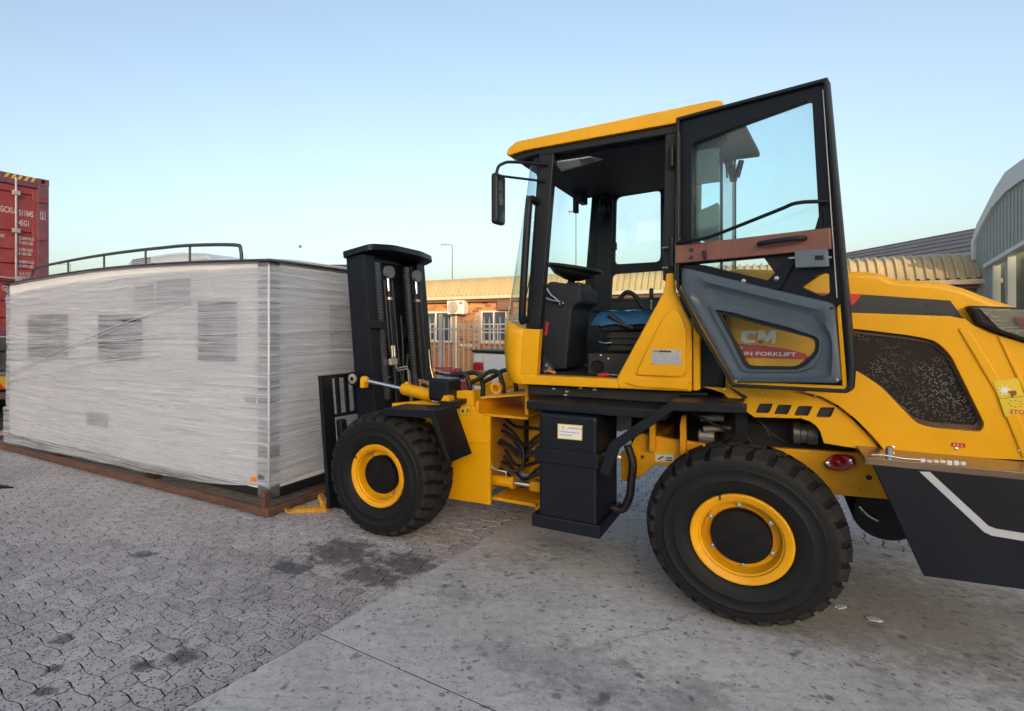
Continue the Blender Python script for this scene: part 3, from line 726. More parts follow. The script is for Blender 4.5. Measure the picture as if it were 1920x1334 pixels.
# --- red shipping container on its trailer (local X into the container, Y towards the camera)
HEAD = R(146.167)
ct = tag(empty('shipping_container', (-6.296, 10.728, 1.46), HEAD), 'tall red shipping container with white lettering standing on a trailer', 'shipping container'); ct.scale = (1, 1.271, 1)
CF = Fr((0, 0, 0), (0, -1, 0), (0, 0, 1), (-1, 0, 0))        # u to the right as read, n out of the door
box('shell', .08, 12.0, .02, 2.42, .14, 2.80, REDC, ct, .01)
for y in (0, 2.28):
    box('corner_post', 0, .10, y, y + .16, .118, 2.78, REDD, ct, .012)
    for z in (0, 2.778):
        c_ = plate('corner_casting', [(y, z), (y + .162, z), (y + .162, z + .118), (y, z + .118)], -.004, .178, REDD, ct, fr=YZ, bevel=.008,
                   holes=[rnd([(y + .05, z + .025), (y + .112, z + .025), (y + .112, z + .093), (y + .05, z + .093)], .03)])
box('door_header', .0, .12, .163, 2.277, 2.70, 2.89, REDD, ct, .012)
box('door_sill', .0, .12, .163, 2.277, .0, .12, REDD, ct, .01)
for k in range(5):
    y = .20 + k * .085
    plate('hazard_stripe', [(-y - .06, 2.80), (-y - .02, 2.80), (-y + .02, 2.88), (-y - .02, 2.88)], .0, .004, HAZY, ct, fr=CF)
for side, y0, y1 in ((0, .12, 1.21), (1, 1.23, 2.32)):
    bm = bmesh.new(); zs = [(.13, 0)]
    for zc in (2.52, 1.83, 1.50, 1.25, .92, .58, .28): zs += [(zc + .06, 0), (zc + .04, .036), (zc - .04, .036), (zc - .06, 0)]
    zs = [(.13, 0)] + sorted(zs[1:], key=lambda q: q[0]) + [(2.69, 0)]
    inner = (y0 + .10, y1 - .08)
    A = [bm.verts.new((.03 + d, inner[0], z)) for z, d in zs]; B = [bm.verts.new((.03 + d, inner[1], z)) for z, d in zs]
    for k in range(len(zs) - 1): bm.faces.new((A[k], A[k + 1], B[k + 1], B[k]))
    lf = obj('door_leaf', bm, REDC, ct)
    for a, b in ((y0, inner[0]), (inner[1], y1)): box('door_stile', .024, .075, a, b, .13, 2.69, REDC, lf, .006)
    for yy in (y0 + .325, y0 + .80):
        tube('lock_rod', [(-.005, yy, .06), (-.005, yy, 2.83)], .016, LOCKR, lf, 10)
        for z in (.35, 1.88, 2.55): box('rod_bracket', -.035, .03, yy - .05, yy + .05, z - .04, z + .04, LOCKR, lf, .006)
        tube('handle', [(-.045, yy, 1.02), (-.05, yy + .36, 1.04)], .015, LOCKR, lf, 8); box('handle_keep', -.06, .03, yy - .06, yy + .02, .98, 1.06, LOCKR, lf, .006)
    for z in (.4, 1.05, 1.75, 2.45):
        yh = 0.03 if side == 0 else 2.30
        box('hinge', -.02, .024, yh, yh + .12, z, z + .06, REDC, lf, .008)
TW = mat('container_lettering', (.72, .62, .62), .6)
def ctext(s, y, z, size, sx=.8): text('lettering', s, size, CF, -y, z, -.020, TW, ct, sx=sx, bold=size * .012)
ctext('GCXU', .640, 2.185, .150, .44); ctext('511845', .405, 2.165, .150, .44); ctext('45G1', .405, 1.985, .150, .44)
text('lettering', '2', .135, CF, -.112, 2.165, .006, TW, ct, sx=.5, bold=.002)
plate('lettering', [(-.125, 2.145), (-.055, 2.145), (-.055, 2.29), (-.125, 2.29)], .004, .006, TW, ct, fr=CF, holes=[[(-.119, 2.152), (-.061, 2.152), (-.061, 2.283), (-.119, 2.283)]])
for z, a, b in ((1.735, 'MAX. GROSS', '32.500 KGS'), (1.655, '', '71.650 LBS'), (1.53, 'TARE', '3.700 KGS'), (1.455, '', '8.160 LBS'), (1.31, 'NET', '28.800 KGS'), (1.235, '', '63.490 LBS'), (1.10, 'CU. CAP.', '76.4 CU.M.'), (1.03, '', '2.700 CU.FT')):
    if a: text('lettering', a, .078, CF, -.83, z, -.020, TW, ct, sx=.55, bold=.001)
    text('lettering', b, .078, CF, -.405, z, -.020, TW, ct, sx=.55, bold=.001)
text('lettering', 'GJ', .13, CF, -.62, .80, -.020, TW, ct, sx=.6)

tl = tag(empty('trailer', (-6.296, 10.728, -.02), HEAD), 'dark road trailer under the red container with hazard striped bumper', 'trailer'); tl.scale = (1, 1.271, 1)
for y in (.55, 1.65): box('chassis_beam', .05, 12, y, y + .14, 1.08, 1.46, TRUCK, tl, .01)
box('rear_cross_beam', -.02, .2, .02, 2.42, 1.22, 1.46, TRUCK, tl, .015); box('rear_panel', .02, .12, .02, 2.42, .88, 1.20, TRUCK, tl, .01)
box('light_bar', -.06, .04, .02, 2.42, .80, .86, GALV, tl, .006)
hz = box('hazard_board', -.05, .0, .05, 2.4, .555, .79, HAZY, tl, .004)
for k in range(9):
    y = .08 + k * .26
    plate('hazard_stripe', [(-y - .26, .79), (-y - .13, .79), (-y, .555), (-y - .13, .555)], .05, .054, HAZR, hz, fr=CF)
box('bumper_bar', -.04, .06, .02, 2.42, .38, .5, mat('bumper_brown', (.12, .08, .065), .7, dust=.3), tl, .01)
box('marker_lamp', -.03, .02, .42, .52, 1.02, 1.14, WHITE, tl, .006)
for x in (1.3, 2.6, 3.9):
    for y in (.0, 2.05):
        lathe('wheel', [(.2, .02), (.3, .0), (.47, .03), (.50, .1), (.50, .25), (.47, .33), (.2, .34)], (x, y, .52), RUB, tl, n=32)
for x in (1.3, 2.6, 3.9): box('axle', x - .06, x + .06, .2, 2.2, .46, .58, TRUCK, tl, .01)
box('mudguard', .35, .4, .0, 2.4, .25, .95, BLKP, tl, .005)

ft = tag(empty('fork_tine', (-3.732, 5.76, -.02), R(176)), 'dark steel fork tine lying on the pavers at the left edge', 'fork tine')
bm = bmesh.new()
A = [(0, -.015, .022), (0, .015, .022), (.35, .05, .02), (1.3, .055, .02), (1.3, -.055, .02), (.35, -.05, .02)]
B = [(0.02, -.015, .034), (0.02, .015, .034), (.35, .05, .065), (1.3, .055, .08), (1.3, -.055, .08), (.35, -.05, .065)]
va = [bm.verts.new(p) for p in A]; vb = [bm.verts.new(p) for p in B]; bm.faces.new(va); bm.faces.new(list(reversed(vb)))
for k in range(6): bm.faces.new((va[k], va[(k + 1) % 6], vb[(k + 1) % 6], vb[k]))
obj('blade', bm, BLK, ft, bevel=.006)
box('shank', 1.3, 1.36, -.055, .055, .02, .55, BLK, ft, .006)

# ================================================================== WRAPPED CABIN ON ITS STEEL SKID (same heading as the forklift)
ORG = (2.5155, 4.0165, 0)
LS, WS = 0.9448, 1.2708                          # length and width units of the heading frame
def lw(x, y, z=0):                           # point of the shared heading frame -> world
    c, s = math.cos(HEAD), math.sin(HEAD); x, y = x * LS, y * WS; return (ORG[0] + x * c - y * s, ORG[1] + x * s + y * c, z)
UNIT[0] = Vector((LS, WS, 1))
sk = tag(empty('steel_skid', lw(3.58, 0, .012), HEAD), 'long rusty steel skid frame lying on the pavers under the wrapped cabin', 'skid frame')
for y in (-1.01, .95): box('side_rail', .05, 6.0, y, y + .06, .006, .066, RUST, sk, .008)
for x in (.0, 2.0, 4.0, 5.9): box('cross_rail', x, x + .07, -.955, .955, .006, .062, RUST, sk, .008)
for y in (-1.01, .93): box('corner_upright', .045, .105, y + .01, y + .07, .066, .20, RUST, sk, .006); box('corner_plate', -.01, .10, y - .004, y + .084, .0, .070, RUST, sk, .012)
box('rub_rail', 6.0, 6.6, .93, 1.01, .008, .06, RUST, sk, .006)
cb = tag(empty('wrapped_cabin', lw(3.70, 0, .09), HEAD), 'long white cabin wrapped in streaky stretch film with a roof rail', 'cabin')
L, HW, H0 = 5.15, .90, 2.09                 # local: X away along the length, Y +-HW, Z from the skid
# slightly arched roof line
def rz(x): return H0 + .075 * math.sin(math.pi * min(max(x / L, 0), 1))
bm = bmesh.new(); N = 24
for y, f in ((HW, 1), (-HW, -1)):
    lo = [bm.verts.new((L * k / N, y, .10)) for k in range(N + 1)]; hi = [bm.verts.new((L * k / N, y, rz(L * k / N))) for k in range(N + 1)]
    for k in range(N): bm.faces.new((lo[k], lo[k + 1], hi[k + 1], hi[k]))
for x in (0, L):
    v = [bm.verts.new(p) for p in ((x, -HW, .10), (x, HW, .10), (x, HW, rz(x)), (x, -HW, rz(x)))]; bm.faces.new(v)
obj('wall', bm, CABIN, cb)
bm = bmesh.new(); A = []
for k in range(N + 1):
    x = -.03 + (L + .06) * k / N; z = rz(x)
    A.append([bm.verts.new(p) for p in ((x, -HW - .03, z), (x, HW + .03, z), (x, HW + .03, z + .022), (x, HW - .1, z + .03), (x, 0, z + .05), (x, -HW + .1, z + .03), (x, -HW - .03, z + .022))])
for k in range(N):
    for q in range(7): bm.faces.new((A[k][q], A[k][(q + 1) % 7], A[k + 1][(q + 1) % 7], A[k + 1][q]))
bm.faces.new(A[0]); bm.faces.new(list(reversed(A[-1])))
obj('roof', bm, [ROOFW], cb)
bm = bmesh.new(); add_tube(bm, [(-.034 + (L + .068) * k / N, HW + .033, rz(L * k / N) + .008) for k in range(N + 1)], .013, 6); add_tube(bm, [(-.036, -HW - .03, H0 + .008), (-.036, HW + .033, H0 + .008)], .013, 6)
obj('roof_trim', bm, CHAR, cb, smooth=True)
box('chassis', .05, L - .05, -.80, .80, .0, .10, BLKP, cb, .01); box('skirt', .0, L, -.885, .885, .015, .12, BLKP, cb, .01)
for y in (-HW - .006, HW + .006):
    for x in (0, L): box('corner_post', x - .012, x + .13 if x == 0 else x + .012, y - .012, y + .012, .03, H0, CPOST, cb, .006)
box('corner_post', -.014, -.002, HW - .09, HW + .012, .03, H0, CPOST, cb, .003)
for x0, x1, z0, z1 in ((.43, 1.0, 1.20, 1.77), (1.96, 2.84, 1.16, 1.66), (3.54, 4.58, 1.14, 1.68)):
    f = box('window', x0, x1, HW + .001, HW + .014, z0, z1, DGLASS, cb, .01)
for x0, x1, z0, z1 in ((1.13, 1.7, 1.71, 2.0), (2.64, 3.1, .40, .56), (.17, .32, .80, .93), (1.75, 2.1, 1.72, 1.98)):
    box('vent_cover', x0, x1, HW + .001, HW + .012, z0, z1, mat('grey_vent', (.36, .36, .40), .5), cb, .008)
box('window', -.014, -.001, -.55, .25, .95, 1.75, mat('frosted_pane', (.42, .42, .44), .4), cb, .01)
box('marker_lamp', .13, .21, HW + .002, HW + .03, .16, .20, ORNG, cb, .006); box('lamp_bracket', .03, .12, HW + .002, HW + .025, .14, .23, CPOST, cb, .004)
rail = [(.40, .0), (.415, .10), (.50, .145), (1.18, .165)] + [(1.18 + k * .45, .165 - .003 * k) for k in range(1, 8)] + [(4.45, .13), (4.53, .10), (4.55, .0)]
for y in (HW - .02, -HW + .02):
    rr = tube('roof_rail', [(x, y, rz(x) + .02 + dz) for x, dz in rail], .017, RAILG, cb, 8, 3)
    for x in (1.18, 1.95, 2.78, 3.6): tube('rail_post', [(x, y, rz(x) + .01), (x, y, rz(x) + .02 + .155)], .012, RAILG, rr, 8)
acu = plate('roof_air_conditioner', [(1.12, 0), (1.20, .07), (1.72, .115), (2.55, .10), (2.64, .06), (2.66, 0)], .22, .72, ACW, cb, bevel=.025, seg=3)
acu.location = (0, 0, rz(2) + .04)
bm = bmesh.new()
for r_ in range(3):
    for k in range(9): add_box(bm, 2.18 + k * .042, 2.205 + k * .042, .721, .7235, .035 + r_ * .022, .046 + r_ * .022)
obj('vent_slots', bm, BLKP, acu)
bm = bmesh.new(); add_lathe(bm, [(.0, .05), (.2, .045), (.36, .02), (.40, 0)], (.5, .35, 0), 'Z', 24, False)
q = obj('roof_dome', bm, ACW, cb, smooth=True); q.location = (0, 0, rz(.5) + .03)

# the film: one wrinkled skin right round the cabin
def film_material():
    m = bpy.data.materials.new('stretch_film'); m.use_nodes = True; t = m.node_tree; t.nodes.clear()
    uv = nd(t, 'ShaderNodeTexCoord').outputs['UV']
    def streak(rot, sx, sy, scale, det, lo, hi):
        mp = nd(t, 'ShaderNodeMapping'); mp.inputs['Rotation'].default_value = (0, 0, R(rot)); mp.inputs['Scale'].default_value = (sx, sy, 1)
        wv = nd(t, 'ShaderNodeTexNoise'); wv.inputs['Scale'].default_value = .75; wv.inputs['Detail'].default_value = 2; t.links.new(uv, wv.inputs['Vector'])
        ma = nd(t, 'ShaderNodeVectorMath', operation='MULTIPLY_ADD'); t.links.new(wv.outputs['Color'], ma.inputs[0]); ma.inputs[1].default_value = (0, .10, 0); t.links.new(uv, ma.inputs[2])
        t.links.new(ma.outputs[0], mp.inputs[0])
        return node_range(t, node_noise(t, mp.outputs[0], scale, det, .68), lo, hi, 0, 1)
    a = streak(0, .26, 12, 2.6, 8, .36, .64)
    b = streak(4, .20, 22, 3.2, 7, .45, .68)
    c = streak(-5, .18, 30, 2.4, 6, .56, .66)
    d = streak(13, .12, 20, 1.6, 3, .62, .69)
    big = node_range(t, node_noise(t, uv, 1.1, 3), .35, .65, 0, 1)
    dens = node_math(t, 'ADD', node_math(t, 'MULTIPLY', a, .36), node_math(t, 'MULTIPLY', b, .30))
    dens = node_math(t, 'ADD', dens, node_math(t, 'MULTIPLY', c, .32))
    dens = node_math(t, 'ADD', dens, node_math(t, 'MULTIPLY', d, .3))
    dens = node_math(t, 'ADD', dens, node_math(t, 'MULTIPLY', big, .10))
    dens = node_math(t, 'ADD', dens, .10, clamp=True)
    hgt = node_math(t, 'ADD', a, node_math(t, 'ADD', b, node_math(t, 'ADD', c, d)))
    bp = nd(t, 'ShaderNodeBump'); bp.inputs['Strength'].default_value = 1.0; bp.inputs['Distance'].default_value = .014; t.links.new(hgt, bp.inputs['Height'])
    tr = nd(t, 'ShaderNodeBsdfTransparent'); tr.inputs[0].default_value = (.97, .975, .99, 1)
    df = nd(t, 'ShaderNodeBsdfDiffuse'); df.inputs[0].default_value = (.81, .86, .97, 1)
    bp2 = nd(t, 'ShaderNodeBump'); bp2.inputs['Strength'].default_value = .35; bp2.inputs['Distance'].default_value = .012; t.links.new(hgt, bp2.inputs['Height']); t.links.new(bp2.outputs[0], df.inputs['Normal'])
    gl = nd(t, 'ShaderNodeBsdfGlossy'); gl.inputs['Roughness'].default_value = .24; gl.inputs[0].default_value = (.95, .96, 1.0, 1); t.links.new(bp.outputs[0], gl.inputs['Normal'])
    mx = nd(t, 'ShaderNodeMixShader'); t.links.new(dens, mx.inputs[0]); t.links.new(tr.outputs[0], mx.inputs[1]); t.links.new(df.outputs[0], mx.inputs[2])
    fr = nd(t, 'ShaderNodeFresnel'); fr.inputs[0].default_value = 1.5; t.links.new(bp.outputs[0], fr.inputs['Normal'])
    m2 = nd(t, 'ShaderNodeMixShader'); t.links.new(node_math(t, 'ADD', node_math(t, 'MULTIPLY', fr.outputs[0], .45), node_math(t, 'ADD', node_math(t, 'MULTIPLY', node_math(t, 'MAXIMUM', c, d), .34), .07), clamp=True), m2.inputs[0])
    t.links.new(mx.outputs[0], m2.inputs[1]); t.links.new(gl.outputs[0], m2.inputs[2])
    o = nd(t, 'ShaderNodeOutputMaterial'); t.links.new(m2.outputs[0], o.inputs[0]); return m
FILM = film_material()
def film():
    e = .024; cx = []
    for k in range(231): cx.append((L + e - (L + e + 0) * k / 230, HW + e))
    for k in range(1, 6): a = math.pi / 2 * k / 6; cx.append((-e * math.sin(a), HW + e * math.cos(a)))
    for k in range(91): cx.append((-e, HW - (2 * HW) * k / 90))
    for k in range(41): cx.append((L * k / 40, -HW - e))
    for k in range(21): cx.append((L + e, -HW + 2 * HW * k / 20))
    NZ = 120; me = bpy.data.meshes.new('stretch_film'); vs = []; uvs = []; s = 0
    for q, (x, y) in enumerate(cx):
        if q: s += math.hypot(x - cx[q - 1][0], y - cx[q - 1][1])
        onL = abs(y - HW - e) < 1e-6; onE = abs(x + e) < 1e-6
        if onL: hem = .06 + .07 * math.exp(-((x - 0) / .55) ** 2) - .03 * math.sin(math.pi * x / L) - .07 * (x / L) ** 2; top = rz(x) - .045 - .085 * (x / L)
        elif onE: hem = .13 + .05 * (HW - y); top = H0 - .03
        else: hem = .12; top = H0 - .05
        hem += .012 * noise.noise((s * 1.7, 3, 0)); top += .006 * noise.noise((s * 2.1, 9, 0))
        nx, ny = (0, 1) if onL else ((-1, 0) if onE else ((0, -1) if y < -HW else ((1, 0) if x > L else (-.7, .7))))
        for k in range(NZ + 1):
            z = hem + (top - hem) * k / NZ
            zz = z + .035 * noise.noise((s * .4, z * .7, 1.0)) + .05 * math.sin(s * .5)
            d = .010 * noise.noise((s * .40, zz * 13, 0)) + .006 * noise.noise((s * .7, (zz + s * .07) * 24, 5)) + .003 * noise.noise((s * 1.2, (zz - s * .05) * 46, 8)) + .008 * noise.noise((s * .8, z * 1.2, 11))
            far = max(0, (x - L + .1) / .1) * (.10 if z < .45 else 0) if onL else 0
            vs.append((x + nx * d + far * .6, y + ny * d, z)); uvs.append((s, z))
    fs = []
    n = NZ + 1
    for q in range(len(cx) - 1):
        for k in range(NZ): a = q * n + k; fs.append((a, a + n, a + n + 1, a + 1))
    me.from_pydata([us(p) for p in vs], [], fs); u = me.uv_layers.new(name='UVMap')
    li = [0] * len(me.loops); me.loops.foreach_get('vertex_index', li)
    flat = []
    for v in li: flat += uvs[v]
    u.data.foreach_set('uv', flat); me.polygons.foreach_set('use_smooth', [True] * len(me.polygons))
    me.materials.append(FILM); me.update()
    return link(bpy.data.objects.new('stretch_film', me), cb)
film()
bm = bmesh.new()                             # film twisted into ropes running across the wrap
random.seed(21)
strands = [([(5.05, .92), (4.2, 1.12), (3.2, 1.36), (2.2, 1.58), (1.2, 1.74)], .0045), ([(5.12, .80), (3.9, .98), (2.8, 1.13), (1.6, 1.24)], .004), ([(5.0, .90), (4.0, 1.14), (3.0, 1.37), (2.0, 1.58)], .003)]
for k in range(15):
    x0 = 5.12 if k % 3 else random.uniform(3.2, 5.1); x1 = max(.05, x0 - random.uniform(1.2, 4.2)); z0 = random.uniform(.30, 1.9)
    sl = (-.07 if z0 < .75 else .05) * random.uniform(.4, 1.6) * (1 if random.random() < .8 else -1)
    strands.append(([(x0, z0), ((x0 + x1) / 2, min(1.95, max(.25, z0 + sl * (x0 - x1) / 2 + random.uniform(-.02, .02)))), (x1, min(1.97, max(.22, z0 + sl * (x0 - x1))))], random.uniform(.0016, .003)))
for a, r in strands: add_tube(bm, smooth_path([(x, HW + .030, z) for x, z in a], 5), r, 5)
for k in range(9):
    z = .3 + k * .2 + random.uniform(-.05, .05)
    add_tube(bm, smooth_path([(-.033, .85, z), (-.033, .3, z + random.uniform(-.03, .03)), (-.033, -.5, z + random.uniform(-.05, .05))], 5), random.uniform(.0015, .003), 5)
add_tube(bm, [(-.016, HW + .016, .14), (-.018, HW + .018, 1.0), (-.016, HW + .016, H0 - .03)], .008, 6)
obj('film_rope', bm, mat('film_rope', (.70, .72, .78), .3, coat=.3), cb, smooth=True)

def strap(x, y, z, rot, label):
    s = tag(empty('webbing_strap', (x, y, z), rot), label, 'strap', 'yellow webbing straps by the skid'); return s
def fold_strap(par, layers, wd, th=.009):
    for k, pts in enumerate(layers):
        P = smooth_path([(a, 0, b) for a, b in pts], 5); bm = bmesh.new(); A = []
        for q, p in enumerate(P):
            d = (P[min(q + 1, len(P) - 1)] - P[max(q - 1, 0)]).normalized(); nn = Vector((-d.z, 0, d.x)) * th / 2; o_ = .006 * math.sin(k * 2.1)
            A.append([bm.verts.new(v) for v in (p - nn + Vector((0, -wd + o_, 0)), p - nn + Vector((0, wd + o_, 0)), p + nn + Vector((0, wd + o_, 0)), p + nn + Vector((0, -wd + o_, 0)))])
        for q in range(len(A) - 1):
            for m_ in range(4): bm.faces.new((A[q][m_], A[q][(m_ + 1) % 4], A[q + 1][(m_ + 1) % 4], A[q + 1][m_]))
        bm.faces.new(A[0]); bm.faces.new(list(reversed(A[-1])))
        obj('fold', bm, WEB, par)
UNIT[0] = Vector((1, 1, 1))
s1 = strap(-0.701, 5.028, -.012, R(6), 'flat folded yellow webbing strap lying beside the rusty skid corner')
fold_strap(s1, [[(-.19, .05), (-.15, .02), (-.10, .012 + .009 * k), (0, .010 + .012 * k), (.10, .012 + .013 * k), (.14 + .006 * k, .014 + .014 * k)] for k in range(4)], .045)
s2 = strap(-0.585, 5.052, -.012, R(-28), 'upright folded yellow webbing strap leaning beside the fork shank')
fold_strap(s2, [[(.05 + .010 * k, .006), (.03 + .010 * k, .05), (.012 + .011 * k, .10), (-.004 + .010 * k, .135 - .012 * k), (.012 + .008 * k, .165 - .022 * k)] for k in range(4)], .028)

# ================================================================== YELLOW FORKLIFT (local X forward, Y to its left = towards the camera)
FL = tag(empty('forklift', ORG, HEAD), 'yellow and black rough terrain forklift with its cab door swung open', 'forklift')
UNIT[0] = Vector((LS, WS, 1))
# ---- wheels
def tread(bm, R_, y0, y1, n=27):
    """chevron lugs: outer blocks and centre blocks round the tyre"""
    W2 = (y1 - y0) / 2; yc = (y0 + y1) / 2
    for k in range(n):
        for half in (-1, 1):
            t0 = 2 * math.pi * (k + (.5 if half > 0 else 0)) / n; dt = 2 * math.pi / n
            # outline in (angle, y): shoulder block with a chevron end towards the middle
            o = [(.06, 1.0), (.72, 1.0), (.80, .62), (1.02, .42), (.92, .06), (.30, .06), (.38, .40), (.14, .60)]
            top, bot = [], []
            for a, b in o:
                ang = t0 + a * dt; yy = yc + half * b * W2
                rt = R_ - .036 * (max(0, b - .45) / .55) ** 1.6; rb = rt - .026
                top.append(bm.verts.new((math.cos(ang) * rt, yy, math.sin(ang) * rt)))
                s = 0
                bot.append(bm.verts.new((math.cos(ang) * (rb - s), yy + half * (.006 if b > .95 else 0), math.sin(ang) * (rb - s))))
            m_ = len(o)
            try:
                bm.faces.new(top)
                for q in range(m_): bm.faces.new((top[q], top[(q + 1) % m_], bot[(q + 1) % m_], bot[q]))
            except ValueError: pass
def make_wheel(x, side, R_=.482, rim=.240):
    """side +1: outer face on the machine's outer line"""
    UNIT[0] = Vector((1, 1, 1)); x *= LS
    wq = empty('wheel', (x, 0, .470), 0, FL)
    s = side; yo, yi = .90 * s, .50 * s
    y = lambda d: s * (.90 * WS - d * 1.12)              # d = depth inwards from the outer face
    bm = bmesh.new()
    prof = [(rim - .012, y(.045)), (rim + .004, y(.02)), (rim + .03, y(.004)), (.30, y(0)), (.315, y(-.004)), (.325, y(0)), (.36, y(.002)), (.372, y(-.003)), (.384, y(.004)),
            (.405, y(.004)), (.418, y(.006)), (R_ - .052, y(.010)), (R_ - .036, y(.035)), (R_ - .024, y(.085)), (R_ - .020, y(.14)), (R_ - .020, y(.25)), (R_ - .024, y(.305)), (R_ - .050, y(.372)), (.41, y(.388)), (.30, y(.40)), (rim - .012, y(.36))]
    add_lathe(bm, prof, (0, 0, 0), 'Y', 72, False)
    obj('tyre', bm, RUB, wq, smooth=True, autosmooth=30)
    bm = bmesh.new(); tread(bm, R_, y(.378), y(.012), 28); tag(obj('tread', bm, TREAD, wq), kind='stuff')
    deep = .105
    prof = [(rim - .004, y(.05)), (rim + .002, y(.022)), (rim - .002, y(.012)), (rim - .008, y(.010)), (rim - .034, y(.018)), (rim - .040, y(.022)), (rim - .043, y(.036)), (rim - .050, y(.040)), (rim - .056, y(deep - .02)), (rim - .064, y(deep)),
            (.155, y(deep)), (.05, y(deep)), (.05, y(deep + .02)), (rim - .05, y(deep + .02)), (rim - .03, y(.3)), (rim, y(.36))]
    obj_r = bmesh.new(); add_lathe(obj_r, prof, (0, 0, 0), 'Y', 64, False)
    r_ = obj('rim', obj_r, YEL2, wq, smooth=True, autosmooth=28)
    lathe('hub', [(.146, y(deep)), (.146, y(deep - .040)), (.140, y(deep - .050)), (.09, y(deep - .052)), (.02, y(deep - .053))], (0, 0, 0), HUBM, wq, n=40)
    for k in range(6):
        a = math.pi * 2 * (k + .45) / 6; c = (math.cos(a) * .162, 0, math.sin(a) * .162)
        bm = bmesh.new(); add_lathe(bm, [(.012, y(deep)), (.012, y(deep - .012)), (.006, y(deep - .012)), (.006, y(deep - .022))], c, 'Y', 8)
        obj('wheel_bolt', bm, STEEL, wq)
    a = 1.15; box('valve_slot', math.cos(a) * (rim - .01) - .004, math.cos(a) * (rim - .01) + .004, *sorted((y(.006), y(.02))), math.sin(a) * (rim - .01) - .014, math.sin(a) * (rim - .01) + .014, BLKP, wq, 0)
    UNIT[0] = Vector((LS, WS, 1)); return wq
def copy_part(p, name, loc, rot):
    c = p.copy(); COL.objects.link(c); c.name = name; c.parent = FL; c.location = loc; c.rotation_euler = rot
    for ch in list(p.children):
        d = ch.copy(); COL.objects.link(d); d.parent = c
    return c
w1 = make_wheel(0, 1)
copy_part(w1, 'wheel', (2.51 * LS, 0, .470), (0, R(33), 0))
w3 = make_wheel(0, -1); copy_part(w3, 'wheel', (2.51 * LS, 0, .470), (0, R(50), 0))
for x in (0, 2.51): box('axle', x - .09, x + .09, -.5, .5, .36, .56, BLK, FL, .03)

# ---- rear chassis
beam = [(.655, .88), (.70, .785), (.655, .59), (.62, .615), (.53, .70), (-.026, .72), (-.47, .655), (-.79, .672), (-1.5, .70), (-1.5, .93), (-.76, .885), (-.69, .91), (-.10, .885), (-.026, .875), (.07, .875), (.10, .865), (.45, .885), (.60, .90)]
ch = plate('rear_chassis', beam, .44, .48, YEL2, FL, bevel=.006); plate('rear_chassis', beam, -.48, -.44, YEL2, FL, bevel=.006)
for u in (.33, .52): plate('gusset', [(u, .80), (u + .035, .80), (u + .035, .99), (u + .025, 1.05), (u, 1.05)], .482, .53, YEL2, ch, bevel=.003)
for x in (.6, .2, -.9, -1.4): box('cross_member', x - .05, x + .05, -.44, .44, .70, .85, YEL2, ch, .01)
lathe('bolt_hole', [(.004, .481), (.014, .4815), (.014, .482)], (-.62, 0, .775), BLKP, ch, n=12); lathe('bolt_hole', [(.004, .481), (.012, .4815), (.012, .482)], (.61, 0, .745), RUST, ch, n=12)
lb = plate('warning_label', [(.405, .73), (.531, .722), (.531, .79), (.405, .806)], .482, .4835, LABY, ch)
plate('label_field', [(.411, .735), (.525, .727), (.525, .770), (.411, .782)], .4838, .4845, WHITE, lb)
plate('label_mark', [(.50, .742), (.515, .742), (.478, .768), (.47, .764)], .4847, .4852, INKB, lb); plate('label_mark', [(.42, .742), (.46, .739), (.46, .746), (.42, .749)], .4847, .4852, INKB, lb); plate('label_mark', [(.42, .757), (.46, .754), (.46, .761), (.42, .764)], .4847, .4852, INKB, lb)
tlp = plate('marker_lamp', rnd([(-.40, .83), (-.43, .80), (-.50, .80), (-.56, .845), (-.55, .885), (-.52, .895), (-.45, .89)], .02), .482, .515, LAMPR, FL, bevel=.012)
lathe('lens_dome', [(.035, .51), (.03, .53), (.015, .545), (.002, .55)], (-.475, 0, .855), LAMPR, tlp, n=20)
for x, z in ((-.425, .835), (-.535, .862)): lathe('screw', [(.013, .514), (.013, .52), (.004, .522)], (x, 0, z), STEEL, tlp, n=10)

# ---- hood: core, inner side panel with louvres, flared rear cowl with grille
hp = [(.10, 1.10), (.10, 1.95), (.02, 1.955), (-.22, 1.935), (-.40, 1.925), (-.60, 1.905), (-.66, 1.893), (-.71, 1.862), (-.90, 1.838), (-1.0, 1.80), (-1.10, 1.745), (-1.22, 1.69), (-1.45, 1.58), (-1.58, 1.35), (-1.60, 1.0), (-.60, .97), (-.60, 1.12)]
plate('hood', hp, -.58, .58, YEL, FL, bevel=.035, seg=4)
inner = [(.215, 1.245), (-.216, 1.241), (-.30, 1.236), (-.385, 1.215), (-.46, 1.172), (-.53, 1.11), (-.60, 1.03), (-.66, .945), (-.40, .968), (-.383, 1.03), (-.365, 1.06), (-.335, 1.083), (-.29, 1.095), (-.06, 1.083), (.03, 1.145), (.11, 1.215)]
vents = []
for x0 in (-.064, -.158, -.257, -.362):
    vents.append(rnd([(x0, 1.108), (x0 - .068, 1.112), (x0 - .090, 1.168), (x0 - .022, 1.164)], .007, 2))
ip = plate('side_panel', inner, .582, .604, YEL, FL, holes=vents, bevel=.002)
box('louvre_backing', -.47, -.04, .5805, .5835, 1.10, 1.18, BLKP, ip, 0)
plate('corner_gusset', [(.075, 1.25), (.10, 1.27), (-.03, 1.195), (-.0, 1.19)], .605, .612, BLKP, ip)
seam = [(-.216, 1.250), (-.305, 1.246), (-.393, 1.224), (-.468, 1.181), (-.54, 1.118), (-.61, 1.038), (-.675, .950)]
cowl = seam[1:] + [(-.98, .967), (-1.25, .98), (-1.61, .995), (-1.61, 1.32), (-1.30, 1.49), (-1.08, 1.575), (-1.02, 1.61), (-.985, 1.645), (-.93, 1.66), (-.54, 1.682), (-.43, 1.688), (-.43, 1.36), (-.32, 1.275)]
